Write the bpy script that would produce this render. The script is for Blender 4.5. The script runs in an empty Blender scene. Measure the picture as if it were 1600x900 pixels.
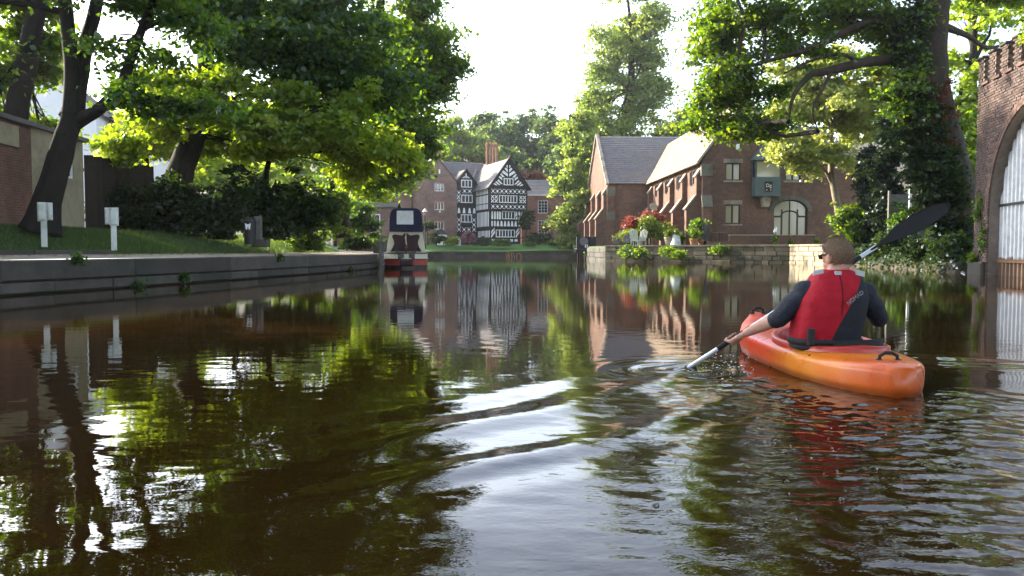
import bpy, bmesh, math, random
import numpy as np
from mathutils import Vector, Matrix, Euler

# ---------------------------------------------------------------- camera, sky, sun, exposure
scene = bpy.context.scene
C = scene.collection
R = math.radians
F = 1245.0          # focal length in photograph pixels (1600 wide)
H = 0.82            # eye height above the water, from a second kayak
PITCH = math.atan(59 / F)
cam_d = bpy.data.cameras.new('camera')
cam_d.sensor_width = 36.0
cam_d.lens = 36.0 * F / 1600.0
cam_d.clip_start = 0.05
cam_d.clip_end = 3000
cam = bpy.data.objects.new('camera', cam_d)
C.objects.link(cam)
cam.location = (0, 0, H)
cam.rotation_euler = (math.pi / 2 - PITCH, 0, 0)
scene.camera = cam

SUN_AZ, SUN_EL = R(-56), R(25)     # azimuth from +Y (view direction), negative = left
world = bpy.data.worlds.new('World')
scene.world = world
world.use_nodes = True
wn = world.node_tree.nodes; wl = world.node_tree.links
sky = wn.new('ShaderNodeTexSky')
sky.sky_type = 'NISHITA'
sky.sun_disc = False
sky.sun_elevation = SUN_EL
sky.sun_rotation = SUN_AZ
sky.air_density = 1.0
sky.dust_density = 2.0
sky.ozone_density = 1.5
wn['Background'].inputs['Strength'].default_value = 0.15
# thin high cloud veil over the whole sky
wc = wn.new('ShaderNodeTexCoord'); wm = wn.new('ShaderNodeMapping'); wm.inputs['Scale'].default_value = (1.0, 1.0, 2.6)
wt = wn.new('ShaderNodeTexNoise'); wt.inputs['Scale'].default_value = 2.6; wt.inputs['Detail'].default_value = 7; wt.inputs['Roughness'].default_value = .55
wr = wn.new('ShaderNodeValToRGB'); wr.color_ramp.elements[0].position = .38; wr.color_ramp.elements[1].position = .72
wr.color_ramp.elements[0].color = (.12,.12,.12,1); wr.color_ramp.elements[1].color = (.75,.75,.75,1)
bw = wn.new('ShaderNodeRGBToBW'); wmul = wn.new('ShaderNodeMath'); wmul.operation = 'MULTIPLY'; wmul.inputs[1].default_value = 2.5
wx_ = wn.new('ShaderNodeMix'); wx_.data_type = 'RGBA'
wcol = wn.new('ShaderNodeCombineColor')
wl.new(wc.outputs['Generated'], wm.inputs[0]); wl.new(wm.outputs[0], wt.inputs['Vector']); wl.new(wt.outputs['Fac'], wr.inputs['Fac'])
wl.new(sky.outputs[0], bw.inputs[0]); wl.new(bw.outputs[0], wmul.inputs[0])
for _i, _k in enumerate((.93, .99, 1.10)):
    _m = wn.new('ShaderNodeMath'); _m.operation = 'MULTIPLY'; _m.inputs[1].default_value = _k
    wl.new(wmul.outputs[0], _m.inputs[0]); wl.new(_m.outputs[0], wcol.inputs[_i])
wl.new(wr.outputs[0], wx_.inputs[0]); wl.new(sky.outputs[0], wx_.inputs[6]); wl.new(wcol.outputs[0], wx_.inputs[7])
wl.new(wx_.outputs[2], wn['Background'].inputs['Color'])
sd = bpy.data.lights.new('sun', 'SUN')
sd.energy = 5.0
sd.angle = R(0.6)
sd.color = (1.0, 0.88, 0.70)
so = bpy.data.objects.new('sun', sd)
C.objects.link(so)
to_sun = Vector((math.sin(SUN_AZ) * math.cos(SUN_EL), math.cos(SUN_AZ) * math.cos(SUN_EL), math.sin(SUN_EL)))
so.rotation_euler = to_sun.to_track_quat('Z', 'Y').to_euler()
so.location = (-40, 30, 40)
scene.view_settings.view_transform = 'Standard'
scene.view_settings.look = 'None'
scene.view_settings.exposure = 1.92
scene.view_settings.gamma = 1.0
scene.view_settings.use_curve_mapping = False
scene.cycles.use_denoising = True
scene.cycles.max_bounces = 8
scene.cycles.transparent_max_bounces = 8
scene.cycles.sample_clamp_indirect = 6.0

# ---------------------------------------------------------------- helpers
_cp, _sp = math.cos(PITCH), math.sin(PITCH)
def at(px, py, D):
    """world point at depth D (metres along +Y) on the line of sight of a photograph pixel"""
    r = (px - 800) / F; u = (450 - py) / F
    y = _cp + u * _sp; z = -_sp + u * _cp
    return Vector((r / y * D, D, H + z / y * D))

def water_at(px, py, z=0.0):
    r = (px - 800) / F; u = (450 - py) / F
    y = _cp + u * _sp; zz = -_sp + u * _cp
    k = (z - H) / zz
    return Vector((r * k, y * k, z))

class MB:
    def __init__(s):
        s.v = []; s.f = []; s.m = Matrix.Identity(4); s.mi = []; s.cur = 0
    def add(s, vs, fs):
        o = len(s.v)
        for p in vs:
            s.v.append(tuple(s.m @ Vector(p)))
        for q in fs:
            s.f.append(tuple(o + i for i in q)); s.mi.append(s.cur)
        return s
    def box(s, a, b):
        x0, y0, z0 = a; x1, y1, z1 = b
        return s.add([(x0,y0,z0),(x1,y0,z0),(x1,y1,z0),(x0,y1,z0),(x0,y0,z1),(x1,y0,z1),(x1,y1,z1),(x0,y1,z1)],
              [(0,3,2,1),(4,5,6,7),(0,1,5,4),(1,2,6,5),(2,3,7,6),(3,0,4,7)])
    def cham(s, a, b, c=0.02):
        """box with its front/back/upper edges chamfered"""
        x0, y0, z0 = a; x1, y1, z1 = b
        vs = [(x0,y0+c,z0+c),(x1,y0+c,z0+c)]
        vs = []
        for (i, y) in ((c, y0), (0, y0 + c), (0, y1 - c), (c, y1)):
            vs += [(x0+i, y, z0+i), (x1-i, y, z0+i), (x1-i, y, z1-i), (x0+i, y, z1-i)]
        fs = [(0,1,2,3), (15,14,13,12)]
        for k in range(3):
            for j in range(4):
                a0 = k*4+j; a1 = k*4+(j+1)%4
                fs.append((a1, a0, a0+4, a1+4))
        return s.add(vs, fs)
    def prism(s, poly, y0, y1):
        """polygon in the x-z plane (counter-clockwise seen from -y) extruded from y0 to y1"""
        n = len(poly)
        vs = [(x, y0, z) for x, z in poly] + [(x, y1, z) for x, z in poly]
        fs = [tuple(range(n)), tuple(range(2*n-1, n-1, -1))]
        for i in range(n):
            j = (i+1) % n
            fs.append((j, i, i+n, j+n))
        return s.add(vs, fs)
    def bar(s, p, q, w, h, up=(0,0,1)):
        p = Vector(p); q = Vector(q); d = (q-p).normalized(); up = Vector(up)
        if abs(d.dot(up)) > .98: up = Vector((0,1,0))
        a = d.cross(up).normalized() * (w/2); b = a.cross(d).normalized() * (h/2)
        vs = [p-a-b, p+a-b, p+a+b, p-a+b, q-a-b, q+a-b, q+a+b, q-a+b]
        return s.add(vs, [(0,1,2,3),(7,6,5,4),(0,4,5,1),(1,5,6,2),(2,6,7,3),(3,7,4,0)])
    def tube(s, pts, rad, n=8, cap=True):
        pts = [Vector(p) for p in pts]
        if not hasattr(rad, '__len__'): rad = [rad]*len(pts)
        vs = []; fs = []
        d0 = (pts[1]-pts[0]).normalized()
        a = d0.cross(Vector((0,0,1)))
        if a.length < .05: a = d0.cross(Vector((1,0,0)))
        a.normalize()
        for i, p in enumerate(pts):
            d = (pts[min(i+1, len(pts)-1)] - pts[max(i-1, 0)]).normalized()
            a = (a - d*a.dot(d)).normalized(); b = d.cross(a)
            for k in range(n):
                t = 2*math.pi*k/n
                vs.append(p + (a*math.cos(t) + b*math.sin(t))*rad[i])
        for i in range(len(pts)-1):
            for k in range(n):
                k2 = (k+1) % n
                fs.append((i*n+k, i*n+k2, (i+1)*n+k2, (i+1)*n+k))
        if cap:
            fs.append(tuple(range(n-1, -1, -1)))
            fs.append(tuple((len(pts)-1)*n+k for k in range(n)))
        return s.add(vs, fs)
    def limb(s, pts, rad, n=14, seed=0, knob=.09):
        """trunk or limb: smooth curve through the points, with ridges, knots and a flared foot"""
        P = [Vector(p) for p in pts]; r = random.Random(seed); out = []; rr = []
        for i in range(len(P)-1):
            p0, p1, p2, p3 = P[max(0,i-1)], P[i], P[i+1], P[min(len(P)-1,i+2)]
            for k in range(5):
                t = k/5
                out.append(.5*((2*p1)+(p2-p0)*t+(2*p0-5*p1+4*p2-p3)*t*t+(3*p1-p0-3*p2+p3)*t**3)); rr.append(rad[i]+(rad[i+1]-rad[i])*t)
        out.append(P[-1]); rr.append(rad[-1])
        base = len(s.v); s.tube(out, rr, n)
        ph = [r.uniform(0,6.28) for _ in range(4)]
        inv = s.m.inverted()
        for i, p in enumerate(out):
            for k in range(n):
                a = 2*math.pi*k/n
                f = 1 + knob*(.7*math.sin(3*a+ph[0]+i*.13)+.5*math.sin(5*a+ph[1]-i*.21)+.6*math.sin(a*2+ph[2]+i*.6)*math.sin(i*.9+ph[3])) + r.uniform(-.035,.035)
                if i < 4: f += (4-i)*.06*(1+.6*math.sin(4*a+ph[1]))
                v = inv @ Vector(s.v[base+i*n+k])
                s.v[base+i*n+k] = tuple(s.m @ (p + (v-p)*f))
        return s
    def lathe(s, prof, c=(0,0,0), n=14):
        """profile list of (radius, z) turned about a vertical axis"""
        vs = []; fs = []
        for r, z in prof:
            for k in range(n):
                t = 2*math.pi*k/n
                vs.append((c[0]+r*math.cos(t), c[1]+r*math.sin(t), c[2]+z))
        for i in range(len(prof)-1):
            for k in range(n):
                k2 = (k+1) % n
                fs.append((i*n+k, i*n+k2, (i+1)*n+k2, (i+1)*n+k))
        fs.append(tuple(range(n-1,-1,-1))); fs.append(tuple((len(prof)-1)*n+k for k in range(n)))
        return s.add(vs, fs)
    def ball(s, c, r, seg=10, rings=7):
        rx, ry, rz = r if hasattr(r, '__len__') else (r, r, r)
        prof = []
        vs = [(c[0],c[1],c[2]-rz)]; fs = []
        for i in range(1, rings):
            ph = -math.pi/2 + math.pi*i/rings
            for k in range(seg):
                t = 2*math.pi*k/seg
                vs.append((c[0]+rx*math.cos(ph)*math.cos(t), c[1]+ry*math.cos(ph)*math.sin(t), c[2]+rz*math.sin(ph)))
        vs.append((c[0],c[1],c[2]+rz)); L = len(vs)-1
        for k in range(seg):
            k2 = (k+1)%seg
            fs.append((0, 1+k2, 1+k)); fs.append((L, L-seg+k, L-seg+k2))
            for i in range(rings-2):
                a0 = 1+i*seg
                fs.append((a0+k, a0+k2, a0+seg+k2, a0+seg+k))
        return s.add(vs, fs)
    def mesh(s, name, mats, smooth=False):
        me = bpy.data.meshes.new(name)
        me.from_pydata(s.v, [], s.f)
        if not isinstance(mats, (list, tuple)): mats = [mats]
        for m in mats:
            if m: me.materials.append(m)
        if len(mats) > 1:
            me.polygons.foreach_set('material_index', s.mi)
        if smooth:
            me.polygons.foreach_set('use_smooth', [True]*len(me.polygons))
        me.update()
        return me
    def build(s, name, mats, parent=None, smooth=False, loc=None, rz=0):
        return link(name, s.mesh(name, mats, smooth), parent, loc, rz)

def link(name, me, parent=None, loc=None, rz=0):
    o = bpy.data.objects.new(name, me)
    C.objects.link(o)
    if parent: o.parent = parent
    if loc is not None: o.location = loc
    if rz: o.rotation_euler.z = rz
    return o

def tag(o, label=None, cat=None, group=None, kind=None):
    if label: o['label'] = label
    if cat: o['category'] = cat
    if group: o['group'] = group
    if kind: o['kind'] = kind
    return o

def thing(name, label, cat, loc=(0,0,0), rz=0, group=None):
    o = bpy.data.objects.new(name, None)
    o.empty_display_size = .2
    C.objects.link(o)
    o.location = loc; o.rotation_euler.z = rz
    return tag(o, label, cat, group)

def np_mesh(name, V, Q, mat, tint=None, smooth=False, corners=4):
    me = bpy.data.meshes.new(name)
    nf = len(Q)
    me.vertices.add(len(V)); me.vertices.foreach_set('co', np.ascontiguousarray(V, dtype=np.float32).ravel())
    me.loops.add(nf*corners); me.loops.foreach_set('vertex_index', np.ascontiguousarray(Q, dtype=np.int32).ravel())
    me.polygons.add(nf)
    me.polygons.foreach_set('loop_start', np.arange(0, nf*corners, corners, dtype=np.int32))
    if smooth: me.polygons.foreach_set('use_smooth', np.ones(nf, dtype=bool))
    me.materials.append(mat)
    me.update(calc_edges=True)
    if tint is not None:
        a = me.attributes.new('tint', 'FLOAT', 'FACE')
        a.data.foreach_set('value', np.ascontiguousarray(tint, dtype=np.float32))
    return me

# ---------------------------------------------------------------- materials
class NT:
    def __init__(s, name):
        s.mat = bpy.data.materials.new(name); s.mat.use_nodes = True
        s.n = s.mat.node_tree.nodes; s.l = s.mat.node_tree.links
        s.bsdf = s.n['Principled BSDF']; s.out = s.n['Material Output']
    def node(s, t, **kw):
        nd = s.n.new(t)
        for k, v in kw.items(): setattr(nd, k, v)
        return nd
    def put(s, a, b): s.l.new(a, b)
    def coords(s, kind='pos'):
        if kind == 'pos': return s.node('ShaderNodeNewGeometry').outputs['Position']
        return s.node('ShaderNodeTexCoord').outputs['Object']
    def noise(s, vec, scale, detail=4, rough=.6):
        nd = s.node('ShaderNodeTexNoise'); nd.inputs['Scale'].default_value = scale
        nd.inputs['Detail'].default_value = detail; nd.inputs['Roughness'].default_value = rough
        s.put(vec, nd.inputs['Vector']); return nd.outputs['Fac']
    def ramp(s, fac, stops):
        nd = s.node('ShaderNodeValToRGB'); e = nd.color_ramp.elements
        while len(e) > len(stops): e.remove(e[-1])
        while len(e) < len(stops): e.new(.5)
        for i, (p, c) in enumerate(stops):
            e[i].position = p; e[i].color = (*c, 1)
        s.put(fac, nd.inputs['Fac']); return nd.outputs['Color']
    def math(s, op, a, b=None, c=None):
        nd = s.node('ShaderNodeMath', operation=op)
        for i, v in enumerate((a, b, c)):
            if v is None: continue
            if isinstance(v, (int, float)): nd.inputs[i].default_value = v
            else: s.put(v, nd.inputs[i])
        return nd.outputs[0]
    def mix(s, fac, a, b, blend='MIX'):
        nd = s.node('ShaderNodeMix', data_type='RGBA', blend_type=blend)
        for i, v in ((0, fac), (6, a), (7, b)):
            if isinstance(v, (int, float)): nd.inputs[i].default_value = v
            elif isinstance(v, tuple): nd.inputs[i].default_value = (*v, 1)
            else: s.put(v, nd.inputs[i])
        return nd.outputs[2]
    def bump(s, hgt, strength=.4, dist=.02):
        nd = s.node('ShaderNodeBump'); nd.inputs['Strength'].default_value = strength
        nd.inputs['Distance'].default_value = dist
        s.put(hgt, nd.inputs['Height']); s.put(nd.outputs[0], s.bsdf.inputs['Normal'])
        return nd
    def set(s, **kw):
        for k, v in kw.items():
            i = s.bsdf.inputs[k.replace('_', ' ')]
            if isinstance(v, (int, float)): i.default_value = v
            elif isinstance(v, tuple): i.default_value = (*v, 1)
            else: s.put(v, i)
        return s

def scl(c, k): return tuple(min(1, x*k) for x in c)

def plain(name, col, rough=.7, var=.35, scale=3.0, bump=.0, bscale=40, metal=0, piece=0.0, kind='pos', spec=.35, dirt=None):
    """base colour broken by noise, with fine relief; piece adds a random tone for each object"""
    t = NT(name); p = t.coords(kind)
    n = t.noise(p, scale, 6, .65)
    col_o = t.ramp(n, [(.25, scl(col, 1-var)), (.5, col), (.78, scl(col, 1+var))])
    if dirt:
        n2 = t.noise(p, scale*.37, 5, .7)
        col_o = t.mix(t.ramp(n2, [(.48, (0,0,0)), (.66, (1,1,1))]), col_o, dirt)
    if piece:
        r = t.node('ShaderNodeObjectInfo').outputs['Random']
        k = t.math('MULTIPLY_ADD', r, 2*piece, 1-piece)
        cc = t.node('ShaderNodeCombineColor')
        for i in range(3): t.put(k, cc.inputs[i])
        col_o = t.mix(1.0, col_o, cc.outputs[0], 'MULTIPLY')
    t.set(Base_Color=col_o, Roughness=rough, Metallic=metal)
    t.bsdf.inputs['Specular IOR Level'].default_value = spec
    if bump: t.bump(t.noise(p, bscale, 5, .7), bump, .02)
    return t.mat

def brick_mat(name, c1, c2, mortar, bw=.23, bh=.078, dirt=(.05,.04,.035), rough=.85):
    t = NT(name); p = t.coords('obj')
    sx = t.node('ShaderNodeSeparateXYZ'); t.put(p, sx.inputs[0])
    u = t.math('ADD', sx.outputs[0], sx.outputs[1])
    cb = t.node('ShaderNodeCombineXYZ'); t.put(u, cb.inputs[0]); t.put(sx.outputs[2], cb.inputs[1])
    b = t.node('ShaderNodeTexBrick'); t.put(cb.outputs[0], b.inputs['Vector'])
    b.inputs['Color1'].default_value = (*c1, 1); b.inputs['Color2'].default_value = (*c2, 1)
    b.inputs['Mortar'].default_value = (*mortar, 1)
    b.inputs['Scale'].default_value = 1.0; b.inputs['Mortar Size'].default_value = .012
    b.inputs['Brick Width'].default_value = bw; b.inputs['Row Height'].default_value = bh
    b.inputs['Bias'].default_value = -.1
    n = t.noise(p, .55, 6, .7)
    c = t.mix(t.ramp(n, [(.42, (0,0,0)), (.75, (.75,.75,.75))]), b.outputs['Color'], dirt)
    n2 = t.noise(p, 2.3, 5, .7)
    c = t.mix(1.0, c, t.ramp(n2, [(.3, (.72,.72,.74)), (.7, (1.2,1.15,1.1))]), 'MULTIPLY')
    t.set(Base_Color=c, Roughness=rough)
    t.bsdf.inputs['Specular IOR Level'].default_value = .2
    t.bump(t.math('SUBTRACT', 1.0, b.outputs['Fac']), .5, .01)
    return t.mat

def leaf_mat(name, d1, d2, t1, t2, trans=.5, gloss=.03):
    """thin leaves: diffuse on the lit face, light passing through to the other, tone per leaf"""
    t = NT(name); t.n.remove(t.bsdf)
    at_ = t.node('ShaderNodeAttribute'); at_.attribute_name = 'tint'
    f = at_.outputs['Fac']
    cd = t.ramp(f, [(0, d1), (1, d2)]); ct = t.ramp(f, [(0, t1), (1, t2)])
    di = t.node('ShaderNodeBsdfDiffuse'); t.put(cd, di.inputs[0])
    tr = t.node('ShaderNodeBsdfTranslucent'); t.put(ct, tr.inputs[0])
    gl = t.node('ShaderNodeBsdfGlossy'); gl.inputs['Roughness'].default_value = .38
    gl.inputs[0].default_value = (.9, .95, 1, 1)
    m1 = t.node('ShaderNodeMixShader'); m1.inputs[0].default_value = trans
    t.put(di.outputs[0], m1.inputs[1]); t.put(tr.outputs[0], m1.inputs[2])
    m2 = t.node('ShaderNodeMixShader'); m2.inputs[0].default_value = gloss
    t.put(m1.outputs[0], m2.inputs[1]); t.put(gl.outputs[0], m2.inputs[2])
    t.put(m2.outputs[0], t.out.inputs[0])
    return t.mat

def glass_mat(name, col=(.015,.02,.025), rough=.04):
    t = NT(name); t.set(Base_Color=col, Roughness=rough)
    t.bsdf.inputs['Specular IOR Level'].default_value = .8
    return t.mat

M = {}
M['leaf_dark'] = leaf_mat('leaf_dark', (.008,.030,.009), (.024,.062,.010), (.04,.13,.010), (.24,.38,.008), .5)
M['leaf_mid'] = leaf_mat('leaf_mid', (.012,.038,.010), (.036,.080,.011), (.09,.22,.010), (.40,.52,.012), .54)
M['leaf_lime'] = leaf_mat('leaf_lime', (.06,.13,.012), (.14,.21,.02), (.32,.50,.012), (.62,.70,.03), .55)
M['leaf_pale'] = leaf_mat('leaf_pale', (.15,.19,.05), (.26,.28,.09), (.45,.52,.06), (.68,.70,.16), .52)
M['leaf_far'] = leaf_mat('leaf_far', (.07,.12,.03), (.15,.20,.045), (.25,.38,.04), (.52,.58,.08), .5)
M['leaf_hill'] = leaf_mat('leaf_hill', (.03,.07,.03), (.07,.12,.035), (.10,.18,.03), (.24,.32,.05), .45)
M['leaf_ivy'] = leaf_mat('leaf_ivy', (.010,.024,.009), (.026,.048,.012), (.03,.07,.01), (.10,.15,.01), .35, .02)
M['leaf_conifer'] = leaf_mat('leaf_conifer', (.010,.022,.013), (.022,.04,.018), (.02,.04,.01), (.05,.08,.01), .25)
M['leaf_red'] = leaf_mat('leaf_red', (.17,.025,.022), (.30,.075,.05), (.28,.04,.03), (.45,.14,.06), .4)
M['leaf_copper'] = leaf_mat('leaf_copper', (.12,.04,.02), (.2,.07,.03), (.2,.07,.02), (.3,.12,.03), .4)
M['leaf_yellow'] = leaf_mat('leaf_yellow', (.30,.26,.03), (.42,.34,.05), (.5,.45,.04), (.65,.55,.08), .45)
M['leaf_limebush'] = leaf_mat('leaf_limebush', (.12,.17,.015), (.2,.24,.02), (.15,.22,.02), (.3,.35,.02), .35)
M['leaf_pink'] = leaf_mat('leaf_pink', (.10,.06,.05), (.36,.12,.17), (.12,.06,.06), (.36,.12,.17), .3)
M['blade'] = leaf_mat('grass_blades', (.03,.07,.012), (.07,.12,.02), (.08,.16,.01), (.16,.24,.02), .4)
M['bark'] = plain('bark', (.016,.013,.010), .95, .5, 6, .9, 18)
M['bark_pale'] = plain('bark_pale', (.20,.16,.11), .9, .35, 5, .6, 22)
M['bark_red'] = plain('bark_red', (.05,.034,.026), .95, .5, 4, 1.0, 14, dirt=(.02,.03,.012))
M['soil'] = plain('soil', (.05,.042,.028), .95, .4, 1.2, .6, 12)
M['grass'] = plain('grass_turf', (.045,.085,.018), .95, .4, 1.4, .8, 30, dirt=(.06,.06,.03))
M['lawn'] = plain('mown_lawn', (.065,.15,.025), .95, .2, .8, .5, 30)
M['gravel'] = plain('towpath_gravel', (.32,.27,.20), .95, .3, 2.5, .7, 60, dirt=(.20,.165,.12))
M['stone_dark'] = plain('quay_stone', (.055,.050,.040), .85, .4, 2.2, .8, 16, piece=.28, dirt=(.035,.04,.028))
M['stone_buff_sunlit'] = plain('sunlit_buff_stone', (.27,.22,.15), .9, .35, 2.0, .8, 14, piece=.25, dirt=(.06,.062,.04))
M['stone_brown_shaded'] = plain('shaded_algae_stone', (.105,.088,.060), .9, .4, 1.6, .8, 14, piece=.3, dirt=(.04,.048,.025))  # darker copy for the wall's shaded stretch, with algae stains
M['stone_trim'] = plain('trim_stone', (.33,.27,.20), .9, .25, 2.0, .5, 16, dirt=(.15,.13,.10))
M['stone_mossy'] = plain('mossy_stone', (.13,.12,.09), .9, .3, 2.0, .5, 16, dirt=(.07,.08,.05))
M['concrete'] = plain('edging', (.10,.095,.085), .9, .3, 3, .5, 25)
M['brick_shed'] = brick_mat('brick_shed', (.20,.085,.055), (.15,.06,.04), (.16,.13,.11))
M['brick_hall'] = brick_mat('brick_hall', (.19,.092,.060), (.14,.064,.043), (.15,.115,.085))
M['brick_house'] = brick_mat('brick_house', (.24,.135,.108), (.19,.105,.085), (.22,.18,.15))
M['brick_red'] = brick_mat('brick_red', (.36,.14,.09), (.30,.11,.075), (.30,.22,.17))
M['brick_back'] = plain('mortar', (.17,.14,.115), .95, .3, 6, .6, 30)
M['brick'] = plain('tower_brick', (.105,.070,.060), .9, .4, 7, .6, 40, piece=.42, dirt=(.075,.06,.055))
M['brick_edge'] = plain('arch_brick', (.10,.062,.05), .9, .4, 7, .6, 40, piece=.35)
M['render_cream'] = plain('cream_render', (.34,.29,.19), .9, .18, 1.5, .3, 30, dirt=(.20,.17,.11))
M['render_white'] = plain('white_render', (.72,.72,.72), .8, .08, 1.2, .1, 20)
M['slate'] = plain('slate_roof', (.115,.11,.115), .75, .35, 3.5, .4, 25, dirt=(.15,.13,.11))
M['slate_warm'] = plain('stone_slate_roof', (.29,.215,.145), .85, .35, 3.0, .5, 20, dirt=(.14,.12,.09))
M['timber_black'] = plain('black_timber', (.012,.012,.016), .7, .4, 5, .2, 25)
M['plaster'] = plain('white_plaster', (.78,.78,.76), .8, .08, 2, .1, 20)
M['white_paint'] = plain('white_paint', (.74,.75,.74), .5, .1, 3, .05, 20)
M['post_paint'] = plain('weathered_white_paint', (.50,.53,.50), .6, .2, 5, .1, 20, dirt=(.28,.32,.26))
M['dark_frame'] = plain('dark_window_frame', (.03,.022,.018), .5, .3, 4)
M['wood'] = plain('weathered_wood', (.026,.020,.015), .9, .4, 5, .5, 30, piece=.3)
M['lead'] = plain('grey_green_cladding', (.075,.10,.095), .6, .2, 3, .1, 20)
M['black_metal'] = plain('black_metal', (.012,.012,.014), .45, .3, 6)
M['terracotta'] = plain('terracotta', (.36,.16,.08), .85, .25, 6)
M['glass'] = glass_mat('window_glass')
M['glass_warm'] = glass_mat('window_glass_lit_tint', (.30,.27,.16), .12)  # reflection of sunlit trees put into the base colour
M['text_white'] = plain('pale_print', (.16,.18,.19), .6, .05, 5)
M['text_gold'] = plain('gold_print', (.75,.66,.42), .5, .05, 5)

# ---------------------------------------------------------------- ground, banks, water
def sheet(name, rows, mat, kind='structure', label=None):
    """grid of points (list of rows) as one mesh"""
    m = MB(); n = len(rows[0])
    m.v = [tuple(p) for r in rows for p in r]
    for i in range(len(rows)-1):
        for j in range(n-1):
            m.f.append((i*n+j, i*n+j+1, (i+1)*n+j+1, (i+1)*n+j)); m.mi.append(0)
    o = m.build(name, mat, smooth=False)
    return tag(o, label, kind=kind)

tag(MB().add([(-1500,-1500,-1.5),(1500,-1500,-1.5),(1500,1500,-1.5),(-1500,1500,-1.5)], [(0,1,2,3)]).build('ground', M['soil']), kind='structure')

QUAY = [(-14.6,-14), (-9.02,14.04), (-8.3,17.6), (-7.6,21.6), (-6.85,27), (-6.2,33), (-6.15,36.5), (-8.3,50), (-9.8,64), (-10.5,92.4)]
def offs(poly, i, d, side=-1):
    """point i of a polyline moved d metres to its left (side -1) or right"""
    p = Vector(poly[i]); a = Vector(poly[max(0, i-1)]); b = Vector(poly[min(len(poly)-1, i+1)])
    t = (b-a).normalized(); n = Vector((t.y, -t.x)) * (1 if side > 0 else -1)
    return p + n*d
def sub(poly, step):
    out = []
    for a, b in zip(poly, poly[1:]):
        a = Vector(a); b = Vector(b); k = max(1, int((b-a).length/step))
        out += [tuple(a.lerp(b, i/k)) for i in range(k)]
    return out + [poly[-1]]
QF = sub(QUAY, 1.2)
rnd = random.Random(4)
def sweep(poly, prof, side=-1, jit=0.0):
    rows = []
    for d, z in prof:
        r = []
        for i in range(len(poly)):
            q = offs(poly, i, d + rnd.uniform(-jit, jit), side)
            r.append((q.x, q.y, z + rnd.uniform(-jit, jit)*.25))
        rows.append(r)
    return rows
sheet('towpath', sweep(QF, [(.30,.645),(1.0,.68),(1.8,.71),(2.9,.72)], jit=.02), M['gravel'])
sheet('verge', sweep(QF, [(2.5,.66),(2.7,.75),(3.3,.92),(4.2,1.14),(5.3,1.36),(6.5,1.45)], jit=.06), M['grass'])
rows = sweep(QF, [(6.4,1.44),(9,1.5)], jit=.05)
rows.append([(-400, y*3 if y > 0 else y*6, 1.5) for x, y in QF])
rows.append([(-1200, y*6-60 if y > 0 else y*18-60, 1.5) for x, y in QF])
sheet('left_bank', rows, M['soil'])
# earth behind the quay stones
sheet('quay_backing', sweep(QF, [(.12,-1.2),(.12,.60),(.34,.60)]), M['soil'])

def hill(x, y):
    z = .70 + .9*min(1, (y-92.4)/7)
    if y > 113: z += .16*(min(y, 330)-113)**1.05
    return z + .15*math.sin(x*.3)*math.sin(y*.21)
ys = [92.4,94,96,99,104,112,120,130,142,155,170,190,220,260,330,600,1200]
xs = [-1200,-400,-150,-100,-70,-50,-40,-30,-22,-16,-10.5,-6,-2,2,5,9,14,20,28,40,55,75,110,200,400,1200]
sheet('hillside', [[(x, y, hill(x, y)) for x in xs] for y in ys[3:]], M['soil'])
sheet('lawn_base', [[(x, y, -.5 if k == 0 else hill(x, y)-.03) for x in np.linspace(-12, 9.5, 12)] for k, y in enumerate((92.75, 92.76, 96, 99.2))], M['soil'])
lawn_rows = [[(x, y, hill(x, y)+.004) for x in np.linspace(-12, 9.5, 30)] for y in ys[:4]]
sheet('lawn', lawn_rows, M['lawn'])
sheet('left_terrace', [[(x, y, 1.02 if y < 93 else 1.58) for x in (-1200,-100,-40,-12.0)] for y in (92.3, 99.0)], M['grass'])

RN = [(9,92.4),(6.9,78),(6.6,66),(7,60),(17.9,51.5),(18.7,46)]
poly = [tuple(offs(RN, i, .16)) for i in range(len(RN))]; poly[0] = (9.2,92.4); poly[-1] = (18.8,46); poly += [(1200,46),(1200,92.4)]
n = len(poly)
m = MB(); m.v = [(x,y,1.15) for x,y in poly] + [(x,y,-1.5) for x,y in poly]
m.f = [tuple(range(n))] + [(i,(i+n),((i+1)%n)+n,(i+1)%n) for i in range(n)]; m.mi = [0]*len(m.f)
tag(m.build('right_bank', M['grass']), kind='structure')
sheet('right_meadow', [[(x,y,z) for x in (9,40,200,1200)] for y,z in ((92.2,1.14),(99,1.55))], M['grass'])
RS = [(18.7,46.1),(18.0,42),(17.4,38),(16.9,34),(16.2,30),(15.98,27.7),(15.2,23.6),(13.3,14),(11,0),(9.5,-14)]
RF = sub(RS, 1.0)
RF2 = RF
RF = [(x + (1.3 if 13.6 < y < 27.75 else 0), y) for x, y in RF]
rows = sweep(RF, [(-.15,-1.2),(-.05,.0),(.12,.28),(.6,.55),(1.6,.95),(3.2,1.25)], side=-1, jit=.09)
rows.append([(60, y*1.4-6 if y < 40 else y, 1.3) for x, y in RF]); rows.append([(1200, y*4-60 if y < 40 else y, 1.3) for x, y in RF])
sheet('earth_bank', rows, M['soil'])

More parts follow.
